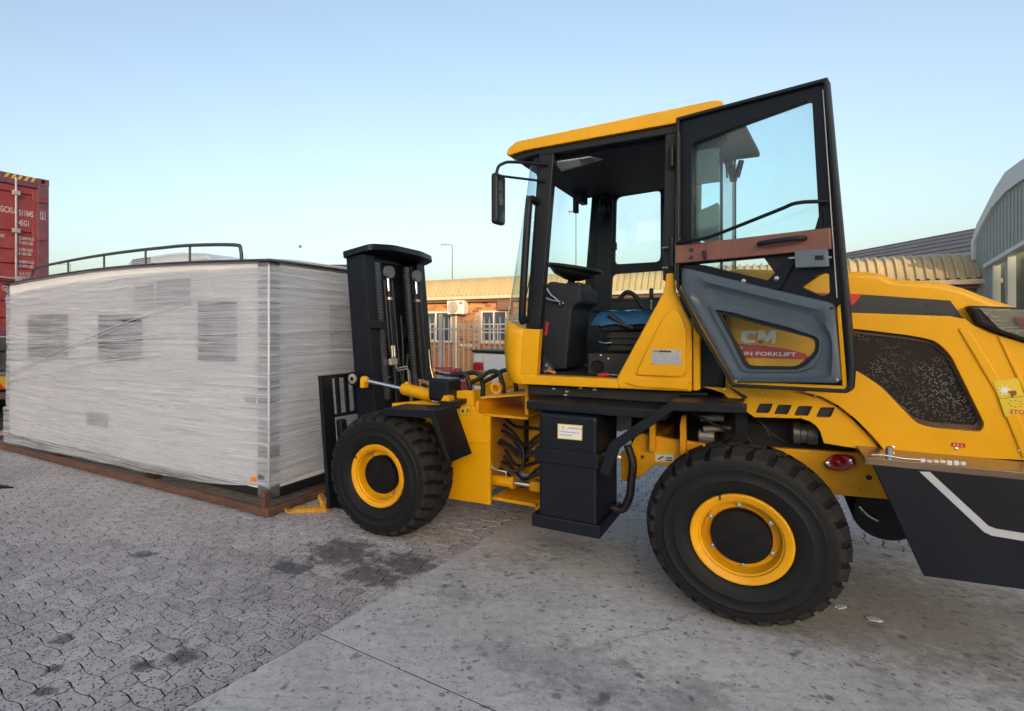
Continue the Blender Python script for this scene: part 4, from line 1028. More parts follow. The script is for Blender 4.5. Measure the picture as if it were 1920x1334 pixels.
gr = rnd([(-.475, 1.602), (-.54, 1.597), (-.77, 1.564), (-.87, 1.540), (-.93, 1.47), (-1.057, 1.135), (-1.045, 1.096), (-.86, 1.098), (-.80, 1.112), (-.73, 1.195), (-.655, 1.29), (-.56, 1.365), (-.475, 1.405)], .035, 3)
cw = plate('rear_cowl', cowl, .575, .632, YEL, FL, holes=[gr], bevel=.014, seg=3)
def grille_mat():
    m = bpy.data.materials.new('perforated_mesh'); m.use_nodes = True; t = m.node_tree; b = t.nodes['Principled BSDF']
    tc = nd(t, 'ShaderNodeTexCoord').outputs['Object']
    mp = nd(t, 'ShaderNodeMapping'); mp.inputs['Rotation'].default_value = (0, R(45), 0); mp.inputs['Scale'].default_value = (1, .01, 1); t.links.new(tc, mp.inputs[0])
    v = node_vor(t, mp.outputs[0], 105, .08); hole = node_range(t, v.outputs['Distance'], .28, .40, 1, 0)
    fleckm = node_range(t, node_noise(t, tc, 4.5, 5), .42, .62, 0, 1)
    sel = node_range(t, v.outputs['Color'], .50, .66, 0, 1)
    fl = node_math(t, 'MULTIPLY', node_math(t, 'MULTIPLY', node_range(t, v.outputs['Distance'], .25, .50, 1, 0), sel), fleckm)  # pale flecks on some holes, gathered in noise patches
    c = node_mix(t, hole, (.018, .013, .011), (.002, .002, .0025)); c = node_mix(t, fl, c, (.27, .27, .30)); b.inputs['Specular IOR Level'].default_value = .22
    t.links.new(c, b.inputs['Base Color']); b.inputs['Roughness'].default_value = .35
    return m
GRL = grille_mat()
plate('grille', gr, .584, .596, GRL, cw)
gi_ = [(x * .93 - .058 if x < -.216 else x, 1.36 + (z - 1.36) * .86) for x, z in gr]
plate('grille_rim', gr, .596, .604, mat('grille_rim', (.075, .036, .018), .45, var=.5, vscale=90, bump=.6, bscale=120), cw, holes=[[( -.72 + (x + .72) * .95, 1.35 + (z - 1.35) * .90) for x, z in gr]])
# creases of the rear bodywork
plate('cowl_ridge', [(-.955, 1.60), (-.995, 1.60), (-1.14, 1.30), (-1.24, .99), (-1.19, .985), (-1.10, 1.28)], .630, .640, YEL, cw, bevel=.006)
plate('cowl_ridge', [(-1.10, 1.565), (-1.115, 1.56), (-1.23, 1.25), (-1.29, 1.0), (-1.275, 1.0), (-1.21, 1.25)], .630, .639, YEL, cw, bevel=.005)
st = plate('side_stripe', [(-.20, 1.808), (-.56, 1.784), (-.94, 1.74), (-1.005, 1.622), (-.542, 1.682), (-.20, 1.70)], .5805, .5845, CHAR, FL)
plate('stripe_red', [(-.20, 1.809), (-.575, 1.783), (-.545, 1.74), (-.50, 1.70), (-.20, 1.70)], .585, .5862, INKR, st, holes=[])
tl_ = plate('tail_lamp', [(-.99, 1.712), (-1.30, 1.69), (-1.42, 1.60), (-1.42, 1.44), (-1.215, 1.528), (-1.09, 1.585), (-1.03, 1.622)], .575, .650, BLKP, FL, bevel=.015)
LENS = glass_mat('lamp_lens', (.80, .78, .74))
plate('reflector', [(-1.03, 1.698), (-1.30, 1.675), (-1.40, 1.59), (-1.40, 1.47), (-1.20, 1.555), (-1.10, 1.60)], .651, .655, mat('lamp_reflector', (.42, .43, .40), .25, metal=.6, var=.35, vscale=14, stretch=(1, 1, 6)), tl_)
plate('red_lens', [(-1.15, 1.652), (-1.38, 1.615), (-1.38, 1.55), (-1.24, 1.578), (-1.17, 1.605)], .656, .672, LAMPR, tl_, bevel=.006)
plate('lamp_cover', [(-1.02, 1.702), (-1.30, 1.68), (-1.41, 1.595), (-1.41, 1.46), (-1.21, 1.545), (-1.10, 1.592)], .674, .678, LENS, tl_, bevel=.002)
BF = Fr((0, 0, 0), (-1, 0, 0), (0, 0, 1), (0, 1, 0))         # lettering on the left side: reads towards the rear
sg = plate('hazard_sticker', [(-1.085, 1.345), (-1.172, 1.366), (-1.215, 1.205), (-1.128, 1.178)], .641, .6418, LABY, FL)
plate('fan_symbol', [(-1.125 - .009 * math.cos(a / 16 * 2 * math.pi) * (3.2 if a % 2 else 1), 1.305 + .009 * math.sin(a / 16 * 2 * math.pi) * (3.2 if a % 2 else 1)) for a in range(16)], .6420, .6426, WHITE, sg)
plate('hand_symbol', [(-1.135, 1.300), (-1.165, 1.306), (-1.168, 1.290), (-1.156, 1.276), (-1.148, 1.272), (-1.146, 1.288)], .6428, .6434, BRICKM[3], sg)
plate('sticker_line', [(-1.10, 1.262), (-1.190, 1.281), (-1.191, 1.279), (-1.10, 1.260)], .6420, .6426, INKB, sg)
for k in range(8): a = k * math.pi / 4; box('ring_dash', -1.163 + .022 * math.cos(a) - .003, -1.163 + .022 * math.cos(a) + .003, .642, .6426, 1.243 + .016 * math.sin(a) - .0015, 1.243 + .016 * math.sin(a) + .0015, INKB, sg, 0)
text('lettering', 'STOP', .028, BF, 1.143, 1.195, .6424, INKR, sg, sx=1.0, bold=.0006)
s3 = plate('small_label', [(-.932, 1.034), (-.985, 1.033), (-.985, 1.013), (-.932, 1.014)], .633, .634, INKR, FL)
text('lettering', '2.5 t', .016, BF, .938, 1.018, .6345, WHITE, s3, sx=1.25)
# decal behind the open door
dc = plate('brand_decal', [(.16, 1.512), (.04, 1.510), (-.10, 1.500), (-.22, 1.482), (-.315, 1.458), (-.335, 1.425), (.16, 1.427)], .582, .5832, INKR, FL)
DW = mat('decal_white', (.74, .72, .66), .4)
def blockletter(pts, nm='lettering'): plate(nm, pts, .5835, .5845, DW, dc)
def LX(x): return -x
text('lettering', 'J', .098, BF, -.135, 1.512, .584, DW, dc, sx=1.5, bold=.004)
c0 = .005; blockletter([(c0, 1.585), (c0 - .075, 1.585), (c0 - .075, 1.568), (c0 - .028, 1.568), (c0 - .024, 1.532), (c0 - .068, 1.532), (c0 - .068, 1.515), (c0 - .010, 1.515), (c0 + .012, 1.527)])
m0 = -.078; blockletter([(m0, 1.587), (m0 - .028, 1.587), (m0 - .045, 1.555), (m0 - .062, 1.587), (m0 - .092, 1.587), (m0 - .088, 1.512), (m0 - .068, 1.512), (m0 - .070, 1.548), (m0 - .048, 1.522), (m0 - .040, 1.522), (m0 - .020, 1.548), (m0 - .020, 1.533), (m0 + .002, 1.533)])
plate('decal_square', [(-.080, 1.528), (-.100, 1.528), (-.100, 1.513), (-.080, 1.513)], .5835, .5845, INKR, dc)
text('lettering', 'ROUGH', .024, BF, -.115, 1.478, .5845, WHITE, dc, sx=1.3, bold=.0006)
text('lettering', 'TERRAIN FORKLIFT', .030, BF, -.140, 1.442, .5845, WHITE, dc, sx=1.58, bold=.0007)

# ---- engine bay seen under the hood
box('engine_block', -.60, .15, -.35, .30, .62, 1.09, BLKP, FL, .02)
lathe('alternator', [(.03, -.385), (.062, -.385), (.066, -.37), (.066, -.335), (.058, -.33), (.058, -.30), (.066, -.295), (.066, -.262), (.02, -.25)], (0, .40, .975), mat('dull_alloy', (.22, .22, .21), .45, metal=.6, var=.3, vscale=20), FL, axis='X', n=28)
for pts, r in (([(-.04, .46, 1.10), (-.10, .46, 1.02), (-.16, .46, .96), (-.22, .44, .92)], .006), ([(-.02, .46, 1.08), (-.09, .47, 1.03), (-.14, .47, .95)], .005), ([(.12, .40, 1.03), (.26, .40, 1.02)], .022), ([(.08, .40, .97), (.24, .40, .95)], .02), ([(.30, .42, 1.05), (.18, .42, .99), (.02, .42, .93)], .008)):
    tube('engine_hose', pts, r, HOSE if r < .02 else GALV, FL, 8, 3)
lathe('oil_filter', [(.02, 0), (.045, .0), (.045, .09), (.02, .1)], (.18, .36, .90), GALV, FL, axis='X', n=16)
box('bay_back', -.62, .9, -.40, -.36, .60, 1.2, BLKP, FL, 0)
lathe('hydraulic_tank', [(.02, -.3), (.15, -.3), (.165, -.28), (.165, .26), (.15, .28), (.02, .28)], (-.735, 0, .53), BLK, FL, n=32)
tube('tank_pipe', [(-.60, .29, .55), (-.64, .30, .51), (-.69, .30, .485)], .010, STEEL, FL, 8)

# ---- rear skirt (counterweight side) with ledge
for s in (1, -1):
    ys = (.83, .87) if s > 0 else (-.87, -.83)
    k_ = plate('counterweight_skirt', [(-.580, .935), (-.775, .442), (-1.62, .488), (-1.62, .985)], *ys, NAVY, FL, bevel=.004)
    if s > 0:
        plate('stripe', [(-.757, .929), (-.795, .933), (-1.0, .718), (-1.025, .710), (-1.62, .690), (-1.62, .655), (-1.01, .677), (-.985, .688)], .8703, .872, SILV, k_)
    box('ledge', -1.62, -.548, *sorted((.56 * s, .875 * s)), .938, .972, BROWN, FL, .004)
box('counterweight', -1.62, -1.22, -.82, .82, .50, .93, NAVY, FL, .03)
pin = lathe('drop_pin', [(.004, .07), (.013, .066), (.014, -.02), (.004, -.024)], (-.645, .86, .965), CHROME, FL, axis='Z', n=16)
tube('cable_end', [(-.575, .866, .985), (-.62, .868, .990), (-.70, .868, .982), (-.76, .868, .984)], .006, STEEL, pin, 8); tube('cable_end', [(-.76, .868, .984), (-.785, .868, .976), (-.80, .868, .988)], .005, REDP, pin, 8)
bm = bmesh.new()
random.seed(3)
for k in range(7): x = -.76 - k * .024; add_box(bm, x - .020, x, .862 + random.uniform(-.004, .004), .874, .973 + random.uniform(-.008, .006), .992 + random.uniform(-.004, .004))
obj('plastic_wrap', bm, CLEARW, pin, bevel=.004)

# ---- step box / fuel tank under the cab
tk = box('fuel_tank', .80, 1.19, .40, .84, .37, 1.05, NAVY, FL, .02)
box('tank_band', .788, 1.212, .39, .855, .735, .825, NAVY, tk, .006)
box('tank_base', .775, 1.232, .39, .86, .31, .392, NAVY, tk, .008)
box('step_plate', .40, 1.30, .36, .80, 1.058, 1.115, BLK, tk, .008)
lb = plate('tank_label', [(.897, .988), (1.053, .985), (1.053, .900), (.900, .903)], .8405, .8425, WHITE, tk)
plate('label_border', [(.892, .993), (1.058, .990), (1.058, .895), (.895, .898)], .8402, .8412, LABY, lb)
text('lettering', 'HYDRAULIC OIL', .012, BF, -.985, .966, .8428, INKB, lb, sx=1.1); text('lettering', 'L-HM46 anti-wear hydraulic oil', .011, BF, -1.045, .940, .8428, mat('label_blue_ink', (.05, .08, .30), .5), lb, sx=.92); text('lettering', 'change every 1000 h', .011, BF, -1.045, .920, .8428, INKB, lb, sx=.92)
lathe('label_mark', [(.002, .8428), (.008, .8428), (.008, .8434)], (1.02, 0, .970), LABY, lb, n=10)
fn = [(.785, .715), (.722, .900), (.362, 1.178), (-.010, 1.186), (-.028, 1.176), (-.028, 1.150), (-.010, 1.140), (.352, 1.126), (.668, .868), (.725, .700)]
fd = plate('rear_fender', fn, .80, .85, BLK, FL, bevel=.005)
plate('fender_top', [(.722, .902), (.362, 1.180), (-.010, 1.190), (-.010, 1.182), (.360, 1.172), (.716, .894)], .50, .848, BLK, fd, bevel=.002)
br = plate('fender_bracket', [(.105, .83), (-.03, .83), (-.066, .90), (-.020, .95), (-.020, 1.14), (.050, 1.14), (.050, .95), (.105, .90)], .482, .52, BLK, FL, bevel=.004)
box('bracket_arm', -.02, .05, .50, .80, 1.13, 1.16, BLK, br, .004)
for x in (.045, -.020): lathe('bracket_bolt', [(.015, .52), (.015, .53), (.006, .532)], (x, 0, .866), STEEL, br, n=8)
bm = bmesh.new(); pth = smooth_path([(.69, .55, .83), (.655, .55, .72), (.665, .55, .60), (.675, .55, .50), (.72, .55, .405), (.80, .55, .40)], 10)
add_tube(bm, pth, [.024 + .005 * (k % 2) for k in range(len(pth))], 10); obj('ribbed_hose', bm, HOSE, FL, smooth=True)
box('hinge_plate', .70, .76, .40, .46, .56, .76, YEL2, FL, .01); lathe('pivot_nut', [(.02, .50), (.022, .54), (.008, .545)], (.755, 0, .735), ZINC, FL, n=6)

# ---- underside of the cab
box('cab_mount', .20, 1.42, -.5, .52, 1.115, 1.20, BLKP, FL, .01)
for x, y, z in ((1.22, .525, 1.17), (1.12, .525, 1.155), (1.13, .525, 1.13), (.92, .525, 1.18), (1.02, .525, 1.185)): box('mount_bolt', x - .012, x + .012, y - .005, y + .004, z - .005, z + .005, ZINC, FL, 0)

# ---- front chassis
fp = [(2.13, 1.094), (1.939, 1.105), (1.932, .985), (1.915, .95), (1.88, .93), (1.84, .92), (1.78, .915), (1.78, .225), (2.20, .215), (2.30, .35), (2.62, .40), (2.75, .60), (2.75, .95), (2.40, 1.0)]
fc = plate('front_chassis', fp, .42, .45, YEL, FL, bevel=.005); plate('front_chassis', fp, -.45, -.42, YEL, FL, bevel=.005)
plate('weld_rib', [(2.03, .688), (1.79, .71), (1.79, .722), (2.03, .702)], .45, .462, YEL, fc, bevel=.002)
box('deck_plate', 1.48, 1.93, -.42, .41, .905, .925, YEL2, fc, .004); box('floor_plate', 1.42, 1.79, -.35, .40, .25, .275, YEL2, fc, .004)
box('cross_plate', 1.90, 1.93, -.42, .42, .25, 1.02, YEL2, fc, .004); box('rear_plate', 1.50, 1.53, -.42, .36, .93, 1.20, YEL2, fc, .006)
plate('mid_shelf', [(1.93, 1.03), (1.53, 1.08), (1.53, 1.095), (1.93, 1.045)], -.40, .36, YEL2, fc, bevel=.003)
box('top_block', 1.60, 1.94, -.30, .05, 1.10, 1.21, YEL2, fc, .01)
lathe('lifting_lug', [(.028, .30), (.045, .30), (.045, .33), (.028, .33)], (1.80, 0, 1.12), YEL2, fc, n=20, close=False)
lbl = plate('warning_label', [(1.958, .982), (2.057, .975), (2.057, .907), (1.958, .915)], .4505, .4515, LABY, fc)
plate('label_border', [(1.955, .985), (2.060, .978), (2.060, .904), (1.955, .912)], .4502, .4506, INKB, lbl)
plate('label_symbol', [(2.035, .925), (2.018, .925), (2.018, .945), (2.026, .955), (2.035, .945)], .4517, .4522, INKB, lbl); plate('label_symbol', [(1.992, .925), (1.980, .926), (1.978, .962), (1.99, .962)], .4517, .4522, INKB, lbl)
plate('label_symbol', [(1.972, .934), (1.964, .934), (1.964, .958), (1.972, .958)], .4517, .4522, INKR, lbl)
sc_ = lathe('steering_cylinder', [(.02, 1.90), (.042, 1.90), (.042, 1.66), (.050, 1.66), (.050, 1.63), (.02, 1.63)], (0, .33, .385), YEL, FL, axis='X', n=24)
lathe('piston_rod', [(.018, 1.63), (.018, 1.50)], (0, .33, .385), CHROME, sc_, axis='X', n=16); box('rod_eye', 1.40, 1.50, .30, .36, .345, .425, YEL2, sc_, .02)
tube('port_pipe', [(1.70, .34, .43), (1.70, .34, .465), (1.80, .34, .47), (1.83, .34, .49), (1.835, .34, .56)], .008, ZINC, sc_, 8)
box('dark_void_plate', 1.50, 1.775, -.15, -.12, .42, .90, BLKP, FL, .004)  # black plate added to darken the void behind the hoses
box('articulation_joint', 1.30, 1.62, -.18, .12, .28, .92, YEL2, FL, .02); box('joint_core', 1.0, 1.45, -.2, .25, .42, .98, BLKP, FL, .03)
plate('hitch_tongue', [(1.50, .27), (1.40, .16), (1.33, .18), (1.30, .30)], .30, .34, YEL2, FL, bevel=.004)
random.seed(11)
for k in range(9):
    z0 = .84 - .05 * k + random.uniform(-.02, .02); y = .10 + .03 * (k % 5)
    tube('hydraulic_hose', [(1.84, y, z0), (1.74, y + .02, z0 - .06 + random.uniform(-.05, .05)), (1.62, y + .05, z0 - .10 + random.uniform(-.06, .06)), (1.50, y + .04, z0 - .05), (1.38, y, z0 - .04 + random.uniform(-.03, .03))], .013, HOSE, FL, 8, 5)
tube('hydraulic_hose', [(1.70, .31, .48), (1.64, .30, .47), (1.58, .29, .52), (1.60, .27, .66), (1.75, .24, .74)], .014, HOSE, FL, 8, 6)
for y, dx in ((.16, 0), (.05, .06)):
    tube('arched_hose', [(2.50 - dx, y, 1.10), (2.38 - dx, y, 1.17), (2.27 - dx, y, 1.205), (2.19 - dx, y, 1.19), (2.15 - dx, y, 1.10), (2.15 - dx, y, 1.0)], .021, HOSE, FL, 10, 6)
    tube('arched_hose', [(2.14 - dx, y, 1.13), (2.04 - dx, y, 1.18), (1.95 - dx, y, 1.235), (1.87 - dx, y, 1.225), (1.83 - dx, y, 1.13), (1.82 - dx, y, 1.03)], .019, HOSE, FL, 10, 6)
for x, z in ((1.82, .88), (1.82, .70), (1.82, .52), (1.82, .34), (2.08, .28), (1.96, .255)): lathe('frame_bolt', [(.010, .450), (.010, .457), (.004, .458)], (x, 0, z), YEL2, fc, n=6)
for x, z in ((-.45, .70), (-.58, .70), (.20, .76), (.32, .76), (.60, .80), (.60, .68)): lathe('frame_bolt', [(.010, .480), (.010, .488), (.004, .489)], (x, 0, z), YEL2, ch, n=6)
for x, z in ((-.70, .985), (-.95, 1.005), (-1.18, 1.02), (-.36, 1.225), (-.10, 1.23), (.10, 1.235), (.02, 1.185)): lathe('panel_screw', [(.007, .604 if x > -.5 else .632), (.006, .608 if x > -.5 else .636), (.002, .609 if x > -.5 else .637)], (x, 0, z), STEEL, FL, n=8)
# ---- front fender
ff = plate('front_fender', [(2.44, .982), (1.985, 1.000), (1.835, .660), (1.828, .664), (1.975, 1.012), (2.44, .994)], .63, .90, BLK, FL, bevel=.003)
plate('fender_side', [(2.44, .985), (1.985, 1.0), (1.835, .66), (1.86, .66), (2.0, .955), (2.44, .945)], .893, .898, BLK, ff, bevel=.001)
plate('fender_stay', [(2.14, 1.0), (2.03, 1.0), (2.04, 1.07), (2.09, 1.08)], .55, .62, YEL2, ff, bevel=.005); box('fender_bracket', 1.99, 2.10, .44, .66, 1.0, 1.04, BLK, ff, .008)
plate('arch_plate', [(2.10, .90), (2.02, .80), (1.96, .70), (2.0, .70), (2.08, .82), (2.14, .90)], .55, .60, YEL2, ff, bevel=.004)
box('valve_cover', 2.085, 2.285, .38, .56, 1.02, 1.20, BLK, FL, .025, seg=3)
box('cover_bracket', 2.05, 2.12, .42, .5, .96, 1.03, BLK, FL, .006)

# ---- mast (leans forward), carriage, forks
def MZ(x, y, z): return Vector((2.995 + x + (z - 1.2) * .095, y, z))
ms = None
for s in (1, -1):
    o = box('mast_rail', .0, .215, *sorted((.33 * s, .42 * s)), .22, 2.27, NAVY, FL, .004, fr=MZ)
    if s == 1: ms = o
    box('inner_rail', .02, .20, *sorted((.235 * s, .318 * s)), .24, 2.24, BLK, ms, .004, fr=MZ)
    box('rail_flange', -.012, .0, *sorted((.30 * s, .42 * s)), .22, 2.27, NAVY, ms, .002, fr=MZ)
box('mast_guard', .14, .15, -.33, .33, .5, 2.25, NAVY, ms, 0, fr=MZ)
for z in (.55, .98, 1.5): box('cross_member', .07, .13, -.33, .33, z, z + .12, BLK, ms, .006, fr=MZ)
box('chain_anchor', -.05, .01, .25, .42, 1.60, 1.67, NAVY, ms, .006, fr=MZ)
tp = [(3.34, .46), (3.36, -.46), (3.16, -.53), (3.00, -.46), (2.93, -.18), (2.925, .22), (3.0, .43)]
TPF = Fr((3.1, 0, 2.315), Vector((1, 0, -.18)).normalized(), (0, 1, 0), Vector((.18, 0, 1)).normalized())
plate('mast_top_plate', rnd([(x - 3.1, y) for x, y in tp], .06), -.028, .028, NAVY, FL, fr=TPF, bevel=.004)
CHNM = mat('oily_chain_steel', (.11, .12, .14), .35, metal=.6, var=.3, vscale=30)
PULM = mat('pulley_cast', (.13, .145, .17), .45, var=.2, vscale=30)
for yc in (.285, -.115):
    bm = bmesh.new()
    for k in range(46):
        z = 2.20 - k * .028
        if z < .95: break
        add_box(bm, -.035, -.005, yc - .028, yc + .028, z - .009, z + .009, MZ)
        add_box(bm, -.028, -.012, yc - .016, yc + .016, z - .022, z + .006, MZ)
    obj('lift_chain', bm, CHNM, FL)
for yc in (.17, -.235):
    c = tube('lift_cylinder', [MZ(-.03, yc, .5), MZ(-.03, yc, 1.95)], .030, BLK, FL, 14)
    tube('cylinder_rod', [MZ(-.03, yc, 1.95), MZ(-.03, yc, 2.12)], .017, CHROME, c, 10); lathe('collar', [(.034, -.012), (.034, .012)], MZ(-.03, yc, 1.88), ZINC, c, axis='Z', n=14)
    bm = bmesh.new(); v = MZ(-.055, yc, 2.13)
    add_lathe(bm, [(.012, -.012), (.03, -.010), (.05, -.018), (.058, -.018), (.060, .018), (.012, .018)], v, 'X', 24); obj('chain_pulley', bm, PULM, c, smooth=True, autosmooth=35)
for pts, r in (([MZ(-.05, .135, 2.05), MZ(-.05, .13, 1.7), MZ(-.05, .12, 1.3), MZ(-.05, .10, 1.05)], .010), ([MZ(-.05, .05, 1.72), MZ(-.05, .055, 1.4), MZ(-.05, .09, 1.05)], .010), ([MZ(-.05, .24, 2.05), MZ(-.05, .235, 1.45), MZ(-.05, .22, 1.35)], .012),
               ([MZ(-.05, -.01, 1.35), MZ(-.05, .02, 1.2), MZ(-.05, -.02, .95)], .012), ([MZ(-.05, -.28, 2.0), MZ(-.05, -.27, 1.6), MZ(-.05, -.29, 1.1)], .011), ([MZ(-.05, -.19, 2.0), MZ(-.05, -.185, 1.3), MZ(-.05, -.2, 1.05)], .009)):
    tube('mast_hose', pts, r, HOSE, FL, 8, 5)
hb = box('hose_fitting', -.075, -.04, .165, .255, 1.26, 1.32, ZINC, FL, .006, fr=MZ)
for y in (.185, .215): tube('fitting_nut', [MZ(-.06, y, 1.33), MZ(-.06, y, 1.44)], .012, ZINC, hb, 8)
for d in (0, .022):
    tube('hard_pipe', [MZ(-.06, .20 - d, 1.27), MZ(-.06, .18 - d * .5, 1.225 - d), MZ(-.06, .03 - d * .4, 1.235 - d), MZ(-.06, .02 - d, 1.20 - d), MZ(-.06, .015 - d, .93)], .0065, ZINC, hb, 8)
    lathe('brass_union', [(.011, -.05), (.012, 0), (.011, .05)], MZ(-.06, .015 - d, .89), BRASS, hb, axis='Z', n=8)
tube('hard_pipe', [MZ(-.05, -.335, 1.38), MZ(-.05, -.34, 1.2), MZ(-.10, -.32, 1.02)], .008, ZINC, hb, 8)
for k in range(4): box('bolt_row', -.018, -.01, .05 + .055 * k, .085 + .055 * k, 1.145, 1.155, STEEL, ms, 0, fr=MZ)
# carriage with load backrest
cr = box('fork_carriage', .235, .275, -.60, .60, .36, .44, BLK, FL, .008, fr=MZ); box('carriage_bar', .235, .275, -.60, .60, .16, .23, BLK, cr, .008, fr=MZ)
for s in (1, -1):
    box('backrest_post', .27, .31, *sorted((.62 * s, .74 * s)), .06, 1.19, BLK, cr, .006, fr=MZ)
    box('fork_shank', .255, .30, *sorted((.47 * s, .60 * s)), .02, .52, BLK, cr, .006, fr=MZ)
    box('fork', .27, .50, *sorted((.47 * s, .60 * s)), .015, .05, BLK, cr, .006, fr=MZ)
    box('roller_lug', .20, .27, *sorted((.55 * s, .62 * s)), .60, .80, BLK, cr, .02, fr=MZ)
box('backrest_rail', .275, .305, -.64, .64, 1.155, 1.19, BLK, cr, .006, fr=MZ); box('backrest_rail', .275, .305, -.64, .64, .815, .84, BLK, cr, .004, fr=MZ)
for k in range(12):
    y = .555 - k * .1; box('backrest_bar', .28, .30, y - .019, y + .019, .84, 1.155, BLK, cr, .003, fr=MZ)
# tilt cylinders
for s in (1, -1):
    y = .48 * s
    a, b = Vector((3.11, y, 1.150)), Vector((2.25, y, 1.045)); d = (b - a)
    tc_ = tube('tilt_cylinder', [a + d * .58, a + d * .60, a + d * .98], [.040, .052, .052], YEL, FL, 20)
    tube('piston_rod', [a + d * .12, a + d * .6], .020, CHROME, tc_, 14)
    tube('rod_clevis', [a + d * .06, a + d * .10, a + d * .14], [.030, .042, .030], YEL, tc_, 14); box('clevis_lug', 3.0, 3.05, y - .02, y + .035, 1.075, 1.14, YEL, tc_, .008)
    lathe('pin_eye', [(.018, y - .03 * s), (.042, y - .03 * s), (.044, y + .03 * s), (.018, y + .032 * s)], (3.145, 0, 1.15), ZINC, tc_, n=24, close=False)
    tube('pin_boss', [(3.145, y - .06 * s, 1.15), (3.145, y + .022 * s, 1.15)], .062, BLK, tc_, 20)
    lathe('port_stub', [(.012, 0), (.014, .05), (.02, .05), (.02, .065)], a + d * .80 + Vector((0, 0, .045)), BRASS, tc_, axis='Z', n=10)
    lathe('port_stub', [(.016, 0), (.016, .025)], a + d * .64 + Vector((0, 0, .042)), YEL, tc_, axis='Z', n=10)
    tube('hose_union', [a + d * .80 + Vector((0, 0, .10)), a + d * .90 + Vector((0, .02 * s, .10)), a + d * .96 + Vector((0, .03 * s, .07))], .016, BRASS, tc_, 8)
    tube('plastic_wrap', [a + d * .955, a + d * .98, a + d * 1.0, a + d * 1.02], [.054, .062, .058, .045], CLEARW, tc_, 14)

# ---- cab
cabm = bmesh.new()
for s in (1, -1):
    y0, y1 = sorted((.535 * s, .60 * s))
    add_plate(cabm, [(1.300, 2.86), (1.205, 2.86), (1.185, 2.83), (1.292, 1.60), (1.402, 1.60)], y0, y1)          # A post
    add_plate(cabm, [(.442, 2.86), (.372, 2.86), (.386, 1.90), (.456, 1.90)], y0, y1)                               # B post
    add_plate(cabm, [(.125, 2.86), (.11, 2.86), (.11, 1.25), (.125, 1.25)], *sorted((.585 * s, .60 * s)))           # slim rear corner
    add_plate(cabm, [(1.30, 2.865), (1.30, 2.815), (.10, 2.815), (.10, 2.865)], *sorted((.532 * s, .603 * s)))      # header
add_box(cabm, 1.215, 1.30, -.535, .535, 2.80, 2.865); add_box(cabm, .10, .19, -.535, .535, 2.78, 2.865)
CAB = obj('cab_frame', cabm, BLK, FL, bevel=.006)
roofp = rnd([(1.545, 2.848), (1.535, 2.895), (1.465, 2.938), (.15, 2.962), (.105, 2.945), (.10, 2.868), (1.40, 2.866)], .02, 3)
plate('roof', roofp, -.625, .625, YEL, CAB, bevel=.012, seg=3)
box('headliner', .12, 1.46, -.53, .53, 2.79, 2.862, INTER, CAB, .01)
plate('front_lip', [(1.52, 2.846), (1.40, 2.866), (1.30, 2.866), (1.30, 2.83), (1.47, 2.815)], -.60, .60, BLK, CAB, bevel=.005)
tube('lifting_eye', [Vector((.385 + .022 * math.cos(a * math.pi / 8), .30, 2.985 + .022 * math.sin(a * math.pi / 8))) for a in range(17)], .007, ZINC, CAB, 8)
hl = plate('roof_lamp', [(1.20, .55 - .03), (.955, .515), (.90, .44), (1.23, .34)], 2.780, 2.789, mat('lamp_diffuser', (.45, .60, .60), .15, var=.2), CAB, fr=XY)
plate('lamp_panel', [(1.04, .50), (.955, .50), (.95, .42), (1.06, .40)], 2.776, 2.7795, COPPER, hl, fr=XY)
plate('lamp_rim', [(1.21, .530), (.95, .522), (.89, .44), (1.24, .33)], 2.777, 2.786, PLATE, hl, fr=XY, holes=[[(1.195, .512), (.957, .508), (.908, .443), (1.222, .35)]])
# wind screen: curved in plan, swept back
plan0 = [(1.40, .598), (1.50, .592), (1.565, .565), (1.615, .50), (1.645, .42), (1.665, .28), (1.672, .12), (1.674, 0)]
plan0 = plan0 + [(x, -y) for x, y in reversed(plan0[:-1])]
def screen(z, k=1.0):                        # plan curve at height z
    t = (z - 1.60) / 1.25; out = []
    for i, (x, y) in enumerate(plan0):
        out.append(Vector((x - (.085 + .125 * min(1, (x - 1.40) / .2)) * max(t, 0), y * (1 - .02 * t), z)))
    return out
bm = bmesh.new(); rows = []
for k in range(9):
    z = 1.60 + (2.83 - 1.60) * k / 8; r_ = screen(z)
    if k == 0:
        r_ = [Vector((p.x, p.y, 1.60 + .06 * min(1, max(0, (p.x - 1.44) / .15)))) for p in r_]
    rows.append([bm.verts.new(p) for p in r_])
for k in range(8):
    for q in range(len(plan0) - 1): bm.faces.new((rows[k][q], rows[k][q + 1], rows[k + 1][q + 1], rows[k + 1][q]))
obj('windscreen', bm, TEAL, CAB, smooth=True)
bm = bmesh.new(); rows = []
zz = [1.20, 1.215, 1.30, 1.45, 1.56, 1.64]; dx = [-.06, -.035, -.008, .006, .004, -.004]
for z, d in zip(zz, dx):
    rows.append([])
    for i, (x, y) in enumerate(plan0):
        f = min(1, max(0, (x - 1.42) / .12)); zt = z if z < 1.6 else 1.595 + .06 * f
        rows[-1].append(bm.verts.new((x + d * f + .006, y * 1.004, zt if z > 1.21 else 1.20)))
for k in range(len(rows) - 1):
    for q in range(len(plan0) - 1): bm.faces.new((rows[k][q], rows[k][q + 1], rows[k + 1][q + 1], rows[k + 1][q]))
bm.faces.new(rows[0]); ns = obj('nose_panel', bm, YEL, CAB, smooth=True, autosmooth=40)
so = ns.modifiers.new('thick', 'SOLIDIFY'); so.thickness = .012
